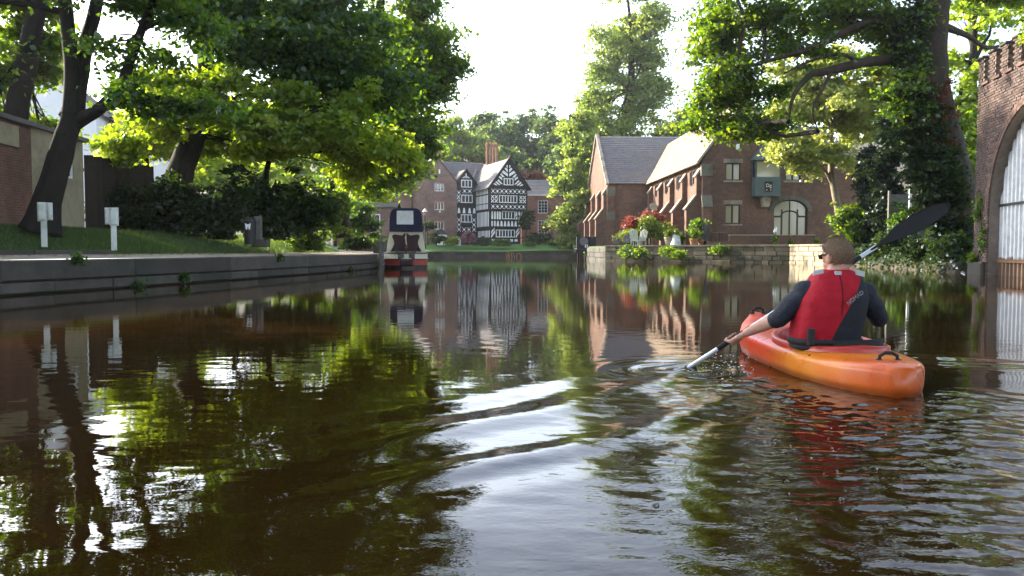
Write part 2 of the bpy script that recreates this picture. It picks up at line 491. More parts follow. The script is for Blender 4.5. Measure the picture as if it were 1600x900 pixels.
# ---- water: one rippled sheet
def wlines(lo, hi, fine_lo, fine_hi, step, grow):
    v = list(np.arange(fine_lo, fine_hi, step)); s = step
    a = fine_lo
    left = []
    while a > lo:
        s *= grow; a -= s; left.append(a)
    s = step; b = v[-1]; right = []
    while b < hi:
        s *= grow; b += s; right.append(b)
    return np.array(left[::-1] + v + right)
wx = wlines(-75, 75, -3.5, 5.0, .028, 1.05)
wy = wlines(-14, 93.5, 1.4, 6.8, .02, 1.035)
GX, GY = np.meshgrid(wx, wy)
def waves(X, Y):
    rs = np.random.RandomState(11)
    d = np.sqrt(X**2 + (Y)**2)
    fade = np.clip(1 - (d-5)/9, 0, 1)
    Z = np.zeros_like(X)
    # calm background ripples, short crested, mostly facing the camera
    for k in range(26):
        lam = rs.uniform(.10, .42); th = rs.normal(0, .4) + math.pi/2
        ph = rs.uniform(0, 6.28)
        am = .00009*lam/.25
        mod = .5 + .5*np.sin(X*rs.uniform(.3,1.4)+ph) * np.sin(Y*rs.uniform(.2,.9)+2*ph)
        Z += am*mod*np.sin(2*math.pi/lam*(X*math.cos(th)+Y*math.sin(th)) + ph)*fade
    # kayak wake, left arm: long crests trailing from the bow towards the camera's left
    def arm(p, q, amp, lam, n, width, curve):
        p = np.array(p); q = np.array(q); t = (q-p)/np.linalg.norm(q-p); nn = np.array([-t[1], t[0]])
        L = np.linalg.norm(q-p)
        s = (X-p[0])*t[0] + (Y-p[1])*t[1]
        c = (X-p[0])*nn[0] + (Y-p[1])*nn[1] + curve*s*s
        wob = .05*np.sin(s*2.1+1) + .03*np.sin(s*4.7)
        env = np.exp(-((c)/width)**2) * np.clip(s/.25+.2, 0, 1) * np.clip((L-s)/.9, 0, 1)
        lam_s = lam*(1+.12*s)
        return amp*env*np.cos(2*math.pi*(c+wob)/lam_s)
    Z += arm((1.55,5.9), (-.7,2.7), .0085, .46, 3, .46, .02)
    Z += arm((1.75,5.2), (-.3,1.9), .0060, .34, 3, .30, .05)
    Z += arm((2.75,6.1), (5.6,4.4), .009, .34, 2, .30, -.02)
    Z += arm((2.45,4.5), (4.2,2.4), .006, .24, 2, .34, 0)
    # rings from the last paddle strokes
    for cx, cy, am, lam, w in ((1.15,5.45,.006,.20,.5), (1.2,2.35,.0012,.13,.5)):
        r = np.sqrt((X-cx)**2 + ((Y-cy)*1.25)**2) + .03*np.sin(5*X+3*Y)
        Z += am*np.exp(-(r/w)**2)*np.cos(2*math.pi*r/lam)
    # chop behind the kayak
    tr = np.exp(-((X-1.55-.25*(5-Y))/(.65+.27*np.clip(5.2-Y,0,9)))**2) * np.clip((5.3-Y)/.6, 0, 1)
    for k in range(60):
        lam = .065*(3.4**rs.uniform(0, 1)); th = rs.normal(.95, .75) + (math.pi if rs.uniform() < .3 else 0); ph = rs.uniform(0, 6.28)
        a1, a2 = rs.uniform(.6, 3.2, 2); b1, b2 = rs.uniform(-2.5, 2.5, 2)
        mod = np.clip(np.sin(X*a1+Y*b1+ph)*np.sin(Y*a2+X*b2+2*ph)+.15, 0, 1)
        bendy = .12*np.sin(X*rs.uniform(1,3)+ph*3)*np.sin(Y*rs.uniform(1,3)+ph)
        Z += .0021*(lam/.2)*mod*tr*np.sin(2*math.pi/lam*(X*math.cos(th)+Y*math.sin(th)+bendy) + ph)
    # broken swell across the lower left of the sky reflection
    sw = np.exp(-((X+.42)/.4)**2 - ((Y-2.35)/.55)**2)
    Z += .0025*sw*np.sin(2*math.pi/.62*(X*.5+Y*.86) + .9 + .6*np.sin(3*X))
    return Z
GZ = waves(GX, GY)
V = np.stack([GX, GY, GZ], -1).reshape(-1, 3)
ny, nx = GX.shape
idx = np.arange(ny*nx).reshape(ny, nx)
Q = np.stack([idx[:-1,:-1], idx[:-1,1:], idx[1:,1:], idx[1:,:-1]], -1).reshape(-1, 4)
t = NT('canal_water')
p = t.coords('pos')
mp = t.node('ShaderNodeMapping'); mp.inputs['Scale'].default_value = (1.0, 2.2, 1); t.put(p, mp.inputs[0])
n1 = t.noise(mp.outputs[0], 2.6, 3, .55)
n2 = t.noise(mp.outputs[0], 9.0, 2, .5)
n0 = t.noise(p, .12, 3, .5)
hgt = t.math('MULTIPLY', t.math('ADD', n1, t.math('MULTIPLY', n2, .3)), t.math('MULTIPLY_ADD', n0, 1.6, .1))
mud = t.noise(p, .35, 4, .6)
t.set(Base_Color=t.ramp(mud, [(.3, (.014,.0068,.0011)), (.7, (.027,.0122,.0018))]), Roughness=.015)
t.bsdf.inputs['IOR'].default_value = 1.333
px_ = t.node('ShaderNodeSeparateXYZ'); t.put(p, px_.inputs[0])
def sq(a, c, w): return t.math('POWER', t.math('ABSOLUTE', t.math('DIVIDE', t.math('SUBTRACT', a, c), w)), 2.0)
wk = t.math('POWER', 2.718, t.math('MULTIPLY', t.math('ADD', sq(px_.outputs[0], 1.6, 1.5), sq(px_.outputs[1], 3.0, 2.2)), -1.0))
mp2 = t.node('ShaderNodeMapping'); mp2.inputs['Scale'].default_value = (1.0, 1.5, 1); mp2.inputs['Rotation'].default_value = (0,0,.5); t.put(p, mp2.inputs[0])
fine = t.math('ADD', t.noise(mp2.outputs[0], 13, 3, .6), t.math('MULTIPLY', t.noise(mp2.outputs[0], 34, 2, .5), .35))
hgt = t.math('ADD', hgt, t.math('MULTIPLY', fine, t.math('MULTIPLY', wk, 2.4)))
t.bump(hgt, .045, .02)
water_me = np_mesh('water', V, Q, t.mat, smooth=True)
tag(link('water', water_me), kind='structure')

# ---------------------------------------------------------------- stone walls of the canal
def unit_stone(name, mat, seed=0, c=.025):
    m = MB(); m.cham((0,0,0), (1,1,1), c)
    return m
def course(parent, name, poly, z0, z1, lens, depth, mat, gap=.012, proud=.0, seed=1, jit=.012, s0=0.0):
    """separate blocks laid along a polyline; land lies on its left"""
    r = random.Random(seed)
    s = s0; li = 0
    seg = []; acc = 0
    for a, b in zip(poly, poly[1:]):
        L = (Vector(b)-Vector(a)).length; seg.append((acc, acc+L, Vector(a), Vector(b))); acc += L
    while s < acc - .05:
        L = lens[li % len(lens)] if isinstance(lens, list) else r.uniform(*lens); li += 1
        e = min(s+L, acc)
        for (a0, a1, A, B) in seg:
            if a0 <= s < a1 - 1e-6:
                e = min(e, a1)
                if a1 - e < .25: e = a1
                p = A.lerp(B, (s-a0)/(a1-a0)); q = A.lerp(B, (e-a0)/(a1-a0))
                break
        ln = (q-p).length - gap
        d = (q-p).normalized()
        m = MB()
        w = proud + r.uniform(-jit, jit)
        m.cham((0, -w, 0), (ln, depth, z1-z0-gap), min(.03, .12*(z1-z0)))
        # land on the left of the walking direction: local +y points into the land
        o = m.build(name, mat, parent, loc=(p.x, p.y, z0))
        o.matrix_local = Matrix(((d.x, -d.y, 0, p.x), (d.y, d.x, 0, p.y), (0,0,1,z0), (0,0,0,1)))
        s = e

qw = thing('quay_wall', 'long dark stone quay wall with big coping blocks along the towpath', 'wall', (0,0,0))
QS = QUAY[:8]
course(qw, 'coping_stone', QS, .25, .66, [7.9, 7.6, 7.4, 7.8], .42, M['stone_dark'], seed=3, s0=0, gap=.02)
course(qw, 'stone', QS, .02, .25, (1.3, 3.0), .32, M['stone_dark'], seed=5, proud=-.03, gap=.02)
course(qw, 'stone', QS, -.3, .02, (1.5, 3.0), .32, M['stone_dark'], seed=6, proud=-.02, gap=.02)
kb = thing('path_kerb', 'low dark stone edging between towpath and grass verge near service posts', 'kerb')
kp = [tuple(offs(QF, i, 2.55)) for i in range(len(QF)) if 6 < QF[i][1] < 20.4]
course(kb, 'kerb_stone', kp, .64, .84, (1.0, 1.9), .16, M['stone_dark'], seed=9)

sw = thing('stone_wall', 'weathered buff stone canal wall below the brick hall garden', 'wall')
for W1, mt_, s_ in ((RN[3:5], M['stone_brown_shaded'], 0), (RN[4:], M['stone_buff_sunlit'], 7)):  # shade and sun put into the stone colour of the two stretches
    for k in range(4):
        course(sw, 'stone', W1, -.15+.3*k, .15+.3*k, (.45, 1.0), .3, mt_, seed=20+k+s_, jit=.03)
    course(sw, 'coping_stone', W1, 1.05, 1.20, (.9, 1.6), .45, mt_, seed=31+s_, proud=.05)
sw2 = thing('stone_wall', 'dark stone canal wall running back behind the timber jetty', 'wall')
W2 = RN[:4]
for k in range(3):
    course(sw2, 'stone', W2, -.15+.4*k, .25+.4*k, (1.0, 1.9), .3, M['stone_dark'], seed=40+k, jit=.025)
fw = thing('bank_wall', 'low mossy stone wall edging the lawn at the far end of the basin', 'wall')
W3 = [(-10.5,92.4),(9,92.4)]
for k in range(2):
    course(fw, 'stone', W3, -.1+.40*k, .30+.40*k, (1.1, 2.0), .4, M['stone_dark'], seed=50+k, jit=.03)
lw = thing('retaining_wall', 'dark stone retaining wall at the water between narrowboat and far lawn', 'wall')
W4 = [(-8.3,50),(-9.8,64),(-10.5,92.4)]
for k in range(4):
    course(lw, 'stone', W4, -.1+.45*k, .35+.45*k, (.9, 1.8), .4, M['stone_dark'], seed=60+k, jit=.03)

# ---------------------------------------------------------------- trees and bushes
def leaves(lobes, n, size, seed, clump=.55, flat=.38, per=90, up=.75, shell=.7, zmin=None):
    """lobes: (centre, (rx,ry,rz), weight). Returns leaf quads spread in clumps through the lobes, tints, clump centres"""
    rs = np.random.RandomState(seed)
    w = np.array([l[2] for l in lobes], float); w /= w.sum()
    Vs = []; T = []; cen = []
    for (c, r, _), wi in zip(lobes, w):
      lob_c = []
      ns_ = 6
      for si in range(ns_):
        so_ = rs.normal(size=3); so_ /= np.linalg.norm(so_); so_ *= np.array(r)*rs.uniform(.25, .85)
        rsub = np.array(r)*rs.uniform(.36, .68)
        k = int(n*wi/ns_); nc = max(3, int(k/per))
        d = rs.normal(size=(nc, 3)); d /= np.linalg.norm(d, axis=1)[:, None]
        rad = rs.uniform(0, 1, nc)**shell * np.where(rs.uniform(0,1,nc) < .3, rs.uniform(1.0,1.75,nc), 1.0)
        # uneven outline: push some directions out and pull others in
        wob = 1 + .16*np.sin(d[:,0]*5+seed) + .14*np.sin(d[:,2]*7+seed*2) + .12*np.sin(d[:,1]*6+seed*3)
        cc = np.array(c) + so_ + d*rad[:,None]*wob[:,None]*rsub
        cr = clump*rs.uniform(.5, 1.7, nc)
        which = rs.randint(0, nc, k)
        g = np.clip(rs.normal(size=(k, 3)), -2, 2)*.5
        off = g*cr[which][:,None]*np.array([1,1,flat])
        droop = -.25*np.hypot(off[:,0], off[:,1])
        p = cc[which] + off; p[:,2] += droop
        ct = rs.normal(.45, .2, nc)
        tint = np.clip(ct[which] + rs.normal(0, .22, k), 0, 1)
        nrm = rs.normal(size=(k,3))*.62 + np.array([0,0,up]) + .35*d[which]
        nrm /= np.linalg.norm(nrm, axis=1)[:,None]
        a = rs.normal(size=(k,3)); a -= nrm*(a*nrm).sum(1)[:,None]; a /= np.linalg.norm(a, axis=1)[:,None]
        b = np.cross(nrm, a)
        s = size*rs.uniform(.6, 1.3, k)[:,None]
        q = np.stack([p-a*s*.5, p+b*s*.36-nrm*s*.05+a*s*.05, p+a*s*.55-nrm*s*.12, p-b*s*.36-nrm*s*.05+a*s*.05], 1)
        if zmin is not None:
            keep = p[:,2] > zmin; q = q[keep]; tint = tint[keep]
        Vs.append(q); T.append(tint); lob_c.append(cc)
      cen.append(np.concatenate(lob_c))
    V = np.concatenate(Vs); T = np.concatenate(T)
    return V.reshape(-1,3), np.arange(len(V)*4).reshape(-1,4), T, cen

def bend(p, q, k, seed, sag=0.0, n=6):
    r = random.Random(seed); p = Vector(p); q = Vector(q); L = (q-p).length
    o1 = Vector((r.uniform(-1,1), r.uniform(-1,1), r.uniform(-.4,1)))*L*k
    out = []
    for i in range(n+1):
        t = i/n
        w = math.sin(math.pi*t)
        v = p.lerp(q, t) + o1*w + Vector((0,0,-sag*L*w))
        if 0 < i < n: v += Vector((r.uniform(-1,1), r.uniform(-1,1), r.uniform(-1,1)))*L*.025
        out.append(v)
    return out

DENS, LSZ = .62, 1.27
def tree(name, label, base_path, radii, lobes, n, size, leaf, bark, seed, group=None, clump=.55, per=90, twigs=8, limb_r=.13, up=.75, flat=.38, cat='tree', extra=(), shell=.7, limbs=True, zmin=None):
    t = thing(name, label, cat, tuple(base_path[0]), 0, group)
    n = int(n*DENS); size *= LSZ; per = int(per*.75)
    inv = Vector(base_path[0])
    V, Q, T, cen = leaves([(tuple(Vector(c)-inv), r, w) for c, r, w in lobes], n, size, seed, clump, flat, per, up, shell, zmin)
    link('crown', np_mesh('crown', V, Q, M[leaf], T), t)
    if radii:
        m = MB(); m.m = Matrix.Translation(-inv)
        m.limb(base_path, radii, 18 if max(radii) > .3 else 10, seed)
        for xi, (pts, rr) in enumerate(extra): m.limb(pts, rr, 10, seed+xi, .06)
        rr = random.Random(seed)
        starts = [Vector(p) for p in base_path[len(base_path)//2:]] + [Vector(p) for pts, _ in extra for p in pts[1:]]
        if limbs:
            for li, ((c, r, w), cc) in enumerate(zip(lobes, cen)):
                c = Vector(c)
                s = min(starts, key=lambda p: (p-c).length + rr.uniform(0, 1.5) + max(0, p.z-c.z)*1.2)
                L = (c-s).length
                path = bend(s, c, .10, seed*31+li)
                m.tube(path, [limb_r*(1-.72*i/6) for i in range(7)], 6, False)
                pick = rr.sample(range(len(cc)), min(twigs, len(cc)))
                for j in pick:
                    e = Vector(cc[j]) + inv
                    st = path[rr.randint(2, 6)]
                    m.tube(bend(st, e, .12, seed*77+j, n=4), [limb_r*.30*(1-.8*i/4) for i in range(5)], 5, False)
        m.build('trunk', M[bark], t, smooth=True)
    return t

def lob(px, py, D, rpx, rpy, depth=None, w=None):
    c = at(px, py, D); k = D/F
    rx, rz = rpx*k, rpy*k
    ry = depth if depth else (rx+rz)/2
    return (tuple(c), (rx, ry, rz), w if w else rx*rz+ .3*rx*ry)
def gz(px, D, z): 
    p = at(px, 391, D); return (p.x, p.y, z)

# --- left bank
A = lambda px, py, D: tuple(at(px, py, D))
T1 = [A(62,362,20.5), A(78,300,20.5), A(100,225,20.6), A(112,180,20.8), A(112,100,21), A(104,20,21.2), A(90,-120,21.5), A(80,-300,22)]
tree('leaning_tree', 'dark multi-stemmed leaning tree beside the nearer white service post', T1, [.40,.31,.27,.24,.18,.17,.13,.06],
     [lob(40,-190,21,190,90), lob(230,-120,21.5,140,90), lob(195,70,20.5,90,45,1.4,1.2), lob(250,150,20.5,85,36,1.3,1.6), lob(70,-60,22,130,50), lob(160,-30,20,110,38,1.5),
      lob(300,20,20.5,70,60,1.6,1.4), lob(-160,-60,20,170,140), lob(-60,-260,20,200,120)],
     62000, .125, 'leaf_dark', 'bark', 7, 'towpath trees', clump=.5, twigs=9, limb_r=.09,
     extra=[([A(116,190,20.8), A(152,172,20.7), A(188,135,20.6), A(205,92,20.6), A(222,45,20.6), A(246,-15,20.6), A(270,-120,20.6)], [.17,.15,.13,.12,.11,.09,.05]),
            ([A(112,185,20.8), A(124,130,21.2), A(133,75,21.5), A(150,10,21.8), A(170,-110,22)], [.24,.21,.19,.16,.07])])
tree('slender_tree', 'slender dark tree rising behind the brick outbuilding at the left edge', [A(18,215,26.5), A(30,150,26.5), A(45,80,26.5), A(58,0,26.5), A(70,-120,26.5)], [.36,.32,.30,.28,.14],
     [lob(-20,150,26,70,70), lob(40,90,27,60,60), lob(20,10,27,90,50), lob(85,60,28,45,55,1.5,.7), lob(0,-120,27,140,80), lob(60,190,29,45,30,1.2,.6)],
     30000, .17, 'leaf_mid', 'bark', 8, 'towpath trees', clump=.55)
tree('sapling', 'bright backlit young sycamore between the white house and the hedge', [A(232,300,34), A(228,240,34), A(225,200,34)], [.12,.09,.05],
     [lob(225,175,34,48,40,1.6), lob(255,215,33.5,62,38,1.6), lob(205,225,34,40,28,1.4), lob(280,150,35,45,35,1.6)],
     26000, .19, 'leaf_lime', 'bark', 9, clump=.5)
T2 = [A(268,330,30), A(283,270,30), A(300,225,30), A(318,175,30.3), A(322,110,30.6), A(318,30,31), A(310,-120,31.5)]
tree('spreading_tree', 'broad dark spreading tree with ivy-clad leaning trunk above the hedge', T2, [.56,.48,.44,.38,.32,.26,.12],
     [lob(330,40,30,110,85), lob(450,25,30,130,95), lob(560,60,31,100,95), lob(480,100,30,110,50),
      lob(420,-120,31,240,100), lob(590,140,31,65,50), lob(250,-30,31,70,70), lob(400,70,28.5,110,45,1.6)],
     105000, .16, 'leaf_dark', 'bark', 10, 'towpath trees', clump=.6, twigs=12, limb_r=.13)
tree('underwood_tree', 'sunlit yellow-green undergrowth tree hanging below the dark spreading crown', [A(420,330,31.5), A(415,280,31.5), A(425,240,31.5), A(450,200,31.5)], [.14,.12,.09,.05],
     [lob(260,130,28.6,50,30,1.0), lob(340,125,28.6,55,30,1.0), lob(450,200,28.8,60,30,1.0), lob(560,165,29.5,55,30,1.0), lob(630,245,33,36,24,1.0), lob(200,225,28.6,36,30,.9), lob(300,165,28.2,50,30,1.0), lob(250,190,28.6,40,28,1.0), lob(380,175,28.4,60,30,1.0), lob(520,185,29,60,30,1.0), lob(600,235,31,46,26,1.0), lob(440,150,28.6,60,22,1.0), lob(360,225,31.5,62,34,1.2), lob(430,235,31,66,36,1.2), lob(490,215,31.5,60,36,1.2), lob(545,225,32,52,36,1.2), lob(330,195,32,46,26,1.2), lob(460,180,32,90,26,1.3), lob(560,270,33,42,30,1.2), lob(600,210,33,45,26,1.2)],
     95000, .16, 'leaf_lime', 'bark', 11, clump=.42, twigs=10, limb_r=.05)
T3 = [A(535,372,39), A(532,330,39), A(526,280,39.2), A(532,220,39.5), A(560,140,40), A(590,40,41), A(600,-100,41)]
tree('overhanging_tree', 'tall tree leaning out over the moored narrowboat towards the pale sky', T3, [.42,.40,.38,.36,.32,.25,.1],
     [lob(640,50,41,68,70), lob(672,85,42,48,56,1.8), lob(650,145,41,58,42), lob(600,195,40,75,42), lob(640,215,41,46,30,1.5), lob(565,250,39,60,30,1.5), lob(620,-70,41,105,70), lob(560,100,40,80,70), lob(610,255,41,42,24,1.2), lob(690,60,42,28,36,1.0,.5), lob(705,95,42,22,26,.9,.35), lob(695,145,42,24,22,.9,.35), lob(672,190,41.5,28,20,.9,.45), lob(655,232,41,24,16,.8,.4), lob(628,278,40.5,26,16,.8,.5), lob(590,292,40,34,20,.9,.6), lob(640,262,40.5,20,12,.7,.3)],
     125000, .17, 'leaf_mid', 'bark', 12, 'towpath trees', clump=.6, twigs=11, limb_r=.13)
# trees on the near bank, out of the picture, that shade the water in front
tree('unseen_bank_tree', 'broad unseen tree on the near left bank beyond the picture edge', [(-15,9.5,1.3), (-14.8,9.6,4), (-14.3,9.5,8)], [.5,.42,.3],
     [((-11.8,13.6,7.9),(2.0,2.6,2.2),.9), ((-11.6,10.8,7.0),(2.0,2.6,2.2),.9), ((-14,10,9),(4.5,4.5,3.0),1), ((-12.5,6,10),(4,4,3),1), ((-15,14,12),(4,3.5,3),1)], 34000, .24, 'leaf_dark', 'bark', 13, 'unseen bank trees', clump=.8)  # nearer crown lobes shaped to block the sun from the kayak
tree('unseen_bank_tree', 'tall tree on the near left bank behind the camera', [(-16,1.5,1.3), (-15.8,1.6,4), (-15.3,1.5,8)], [.5,.42,.3],
     [((-15,2,8),(4,4,3.2),1), ((-14,-3,9),(4.5,4,3.2),1), ((-18,6,12),(4,3.5,3),1)], 20000, .28, 'leaf_dark', 'bark', 14, 'unseen bank trees', clump=.8)

for i, (x, y, lb_) in enumerate([(20,6,'added broad tree on the near right bank beyond the picture edge'), (15,-11,'added tree on the right bank behind the camera'), (-11,-17,'added tree on the left bank far behind the camera'), (24,18,'added tree behind the tower beyond the picture edge')]):  # unseen trees added to cut the sky light from behind
    tree('unseen_bank_tree', lb_, [(x,y,1.2), (x+.1,y,5), (x+.2,y+.2,10)], [.5,.4,.25], [((x,y,11),(4.5,4.5,3.5),1), ((x-2,y+3,9),(3.5,3.5,3),1), ((x+1,y-3,13),(4,4,3.5),1)], 12000, .42, 'leaf_dark', 'bark', 150+i, 'unseen bank trees', clump=1.0)

for i, (x, y, cx, lb_) in enumerate([(13.6,2.5,10.5,'added overhanging tree on the right bank beside the camera'), (13,-8,9.5,'added overhanging tree on the right bank a little behind the camera'), (-15,-5,-10.5,'added overhanging tree on the left bank a little behind the camera'), (11.5,-22,7,'added overhanging tree on the right bank well behind the camera'), (-17,-24,-8,'added overhanging tree on the left bank well behind the camera')]):  # unseen crowns added close by to darken the foreground
    tree('unseen_bank_tree', lb_, [(x,y,1.0), (x*.97,y,4), ((x+cx)/2,y+.2,8)], [.45,.38,.22], [((cx,y,8),(4.2,4.5,3.0),1), ((cx*.8,y+2.5,10.5),(4,3.5,3),1), (((x+cx)/2,y-2.5,12),(4.5,4,3.5),1)], 12000, .42, 'leaf_dark', 'bark', 170+i, 'unseen bank trees', clump=1.0)

def bush(name, label, px, py, D, rpx, rpy, n, size, leaf, seed, group=None, depth=None, base=1.2, clump=.35, cat='shrub', parts=1):
    c = at(px, py, D); k = D/F; rx = rpx*k; rz = rpy*k; ry = depth or rx*.8
    rr = random.Random(seed); lb = []
    for i in range(5):
        lb.append(((c.x+rr.uniform(-.5,.5)*rx, c.y+rr.uniform(-.4,.4)*ry, c.z+rr.uniform(-.45,.35)*rz), (rx*.62, ry*.62, rz*.68), 1))
    b = (c.x, c.y, base)
    return tree(name, label, [b, (c.x, c.y, (base+c.z)/2), (c.x, c.y, c.z)], [.07,.05,.03], lb, n, size, leaf, 'bark', seed, group, clump=clump, twigs=5, limb_r=.03, cat=cat, per=60, shell=.38, zmin=-.05)

hed = [(195,318,29.5,52,52,'thick dark shrub beside the wooden fence'), (262,322,29,58,56,'dark hedge shrub below the ivy-clad leaning trunk'),
       (335,318,28.5,56,58,'wide dark hedge shrub left of the litter bin'), (405,318,30.5,52,62,'tall dark hedge shrub right behind the litter bin'),
       (465,325,32,46,55,'dark hedge shrub between litter bin and ivy-covered trunk')]
for i, (px, py, D, rx, ry, lb_) in enumerate(hed):
    bush('hedge_shrub', lb_, px, py, D, rx, ry, 17000, .13, 'leaf_ivy', 100+i, 'dark hedge along the towpath', depth=1.1, base=1.3)
bush('ivy_shrub', 'bright green ivy bush growing round the trunk near the boat', 523, 320, 38.6, 26, 56, 13000, .15, 'leaf_mid', 111, depth=.9, base=1.0)
bush('bank_shrub', 'low ferny shrub at the path edge below the ivy trunk', 482, 373, 33.5, 46, 17, 6000, .12, 'leaf_mid', 112, depth=.7, base=.8, clump=.25)
bush('bank_shrub', 'rounded grey-green shrub between ivy trunk and brick hut', 566, 338, 47, 34, 40, 9000, .16, 'leaf_dark', 113, depth=1.3, base=1.2)
bush('bank_shrub', 'low shrub under the rounded shrub by the dark terrace wall', 560, 378, 44, 30, 13, 4000, .14, 'leaf_ivy', 114, depth=.9, base=.9, clump=.25)
# --- right bank
T4 = [A(1503,392,34), A(1497,340,34), A(1489,280,34), A(1474,210,34), A(1460,140,34), A(1458,70,34), A(1466,0,34), A(1472,-130,34)]
tree('great_tree', 'huge ivy-hung tree whose limbs reach left over the basin', T4, [.95,.85,.75,.66,.58,.54,.48,.2],
     [lob(1118,60,35,52,70,2), lob(1130,140,36,66,52,2), lob(1200,35,35,100,52,2), lob(1180,130,35,75,50,2), lob(1310,20,34,110,46,2), lob(1180,190,36,75,26,1.4), lob(1110,195,37,40,20,1.1), lob(1270,70,33.5,100,30,1.4,.9),
      lob(1395,50,33.5,44,60,1.5), lob(1330,-110,34,250,90), lob(1120,-60,35,100,60), lob(1420,140,33.2,32,60,1.2), lob(1500,-60,35,130,60)],
     145000, .155, 'leaf_mid', 'bark_red', 15, 'basin trees', clump=.6, twigs=11, limb_r=.11,
     extra=[([A(1448,75,34), A(1400,92,33.6), A(1350,98,33.2), A(1290,112,33), A(1265,118,33), A(1240,150,33), A(1232,190,33)], [.26,.22,.2,.17,.13,.08,.03]),
            ([A(1452,20,34), A(1400,22,33.5), A(1340,40,33.2), A(1270,75,33.2), A(1200,95,33.5), A(1150,110,34)], [.22,.18,.15,.12,.08,.04]),
            ([A(1345,98,33.2), A(1315,85,33), A(1275,92,32.8), A(1225,115,32.8)], [.10,.08,.06,.03]),
            ([A(1300,110,33), A(1285,140,32.8), A(1270,170,32.8), A(1278,205,32.8)], [.08,.06,.04,.02]),
            ([A(1470,40,34), A(1510,55,35), A(1545,75,36), A(1590,60,37)], [.16,.12,.08,.04])])
tree('ivy_mass', 'dark ivy hanging on the left side of the great trunk', [A(1440,330,33.4), A(1436,250,33.4), A(1425,120,33.4)], [.09,.07,.04],
     [lob(1420,70,33.2,30,80,.7), lob(1428,170,33.2,34,70,.7), lob(1440,270,33.2,44,70,.8), lob(1470,330,33,46,46,.7), lob(1484,300,32.9,26,60,.5), lob(1470,225,33,20,50,.5), lob(1498,360,32.8,24,36,.5)], 56000, .13, 'leaf_ivy', 'bark', 16, clump=.3, cat='ivy', limb_r=.03)
tree('pale_tree', 'small sunlit yellow-green tree with pale forked trunk before the hall', [A(1316,366,50), A(1310,330,50), A(1300,275,50), A(1298,255,50), A(1300,200,50)], [.26,.22,.19,.15,.06],
     [lob(1295,175,50,66,40), lob(1245,220,49.2,40,34,1.3), lob(1230,250,49,24,20,.8,.5), lob(1345,190,50,52,46), lob(1310,115,50.5,85,45), lob(1390,120,51,55,60), lob(1260,120,50.5,55,45), lob(1285,235,49.5,40,32,1.2), lob(1262,262,49,26,18,.9,.6), lob(1215,232,49.4,28,20,.9,.6), lob(1345,255,49.5,28,28,1.1,.8), lob(1240,165,50,40,34), lob(1400,200,51,36,34), lob(1215,185,50,30,24)],
     70000, .21, 'leaf_pale', 'bark_pale', 17, clump=.52, twigs=9, limb_r=.07,
     extra=[([A(1306,300,50), A(1290,268,50), A(1276,258,50)], [.12,.09,.05])])
for i, (px, py, D, rx, ry, lb_) in enumerate([(1385,275,44,34,95,'dark conifer standing left of the white pole'), (1356,300,47,20,70,'narrow dark conifer beside the pale trunk'), (1455,250,42,36,105,'tall dark evergreen behind the great trunk')]):
    c = A(px, py, D); k = D/F
    tree('conifer', lb_, [(c[0], c[1], 1.2), c, (c[0], c[1], c[2]+ry*k*.8)], [.2,.14,.05],
         [((c[0],c[1],c[2]+f*ry*k), (rx*k*(1-.55*(f+1)/2), rx*k*.8*(1-.55*(f+1)/2), ry*k*.34), 1-.3*f) for f in (-.75,-.35,.05,.4,.75)], 24000, .17, 'leaf_conifer', 'bark', 120+i, 'dark evergreens', clump=.35, twigs=4, limb_r=.03)
tree('back_tree', 'light airy tree against the sky behind the battlemented tower', [A(1530,380,46), A(1525,250,46), A(1520,100,46), A(1530,-40,46)], [.3,.26,.2,.08],
     [lob(1505,180,46,36,46,1.6), lob(1520,260,45,28,60,1.4), lob(1500,95,46,44,40,1.6,.7), lob(1560,20,46,70,40,2,.8), lob(1510,20,47,40,40,2,.6), lob(1590,90,47,60,40,2)],
     36000, .21, 'leaf_lime', 'bark', 18, clump=.5)
for i, (px, py, D, rx, ry, nn, lf, lb_) in enumerate([
      (1335,352,46.6,40,36,12000,'leaf_mid','leafy green shrub at the foot of the pale trunk'), (1405,385,38.5,50,34,14000,'leaf_ivy','brambly shrub on the bank below the white pole'),
      (1450,400,33.5,46,28,14000,'leaf_ivy','ivy tumbling down the bank left of the tower'), (1492,392,30,24,34,10000,'leaf_ivy','ivy climbing at the foot of the tower corner'), (1360,400,42,36,18,8000,'leaf_ivy','low undergrowth along the waterline behind the paddler'),
      (1420,345,41,40,30,9000,'leaf_dark','shaded laurel in front of the fence')]):
    bush('bank_shrub', lb_, px, py, D, rx, ry, nn, .13, lf, 130+i, 'undergrowth on the right bank', depth=1.0, base=.6 if i != 0 else 1.15)
V, Q, T, _ = leaves([(tuple(Vector(A(px, py, 33.4))), (.75, .55, .9), 1) for px, py in ((1462,140),(1468,185),(1476,215))], 3500, .11, 41, .16, 1, 40)
di = thing('dead_creeper', 'reddish dead creeper clinging to the great trunk', 'creeper', (0,0,0))
link('foliage', np_mesh('foliage', V, Q, M['leaf_copper'], T), di)
MB().tube([A(1500,360,33.2), A(1484,280,33.1), A(1468,200,33.2), A(1456,120,33.3)], .03, 6).build('stem', M['bark_red'], di)
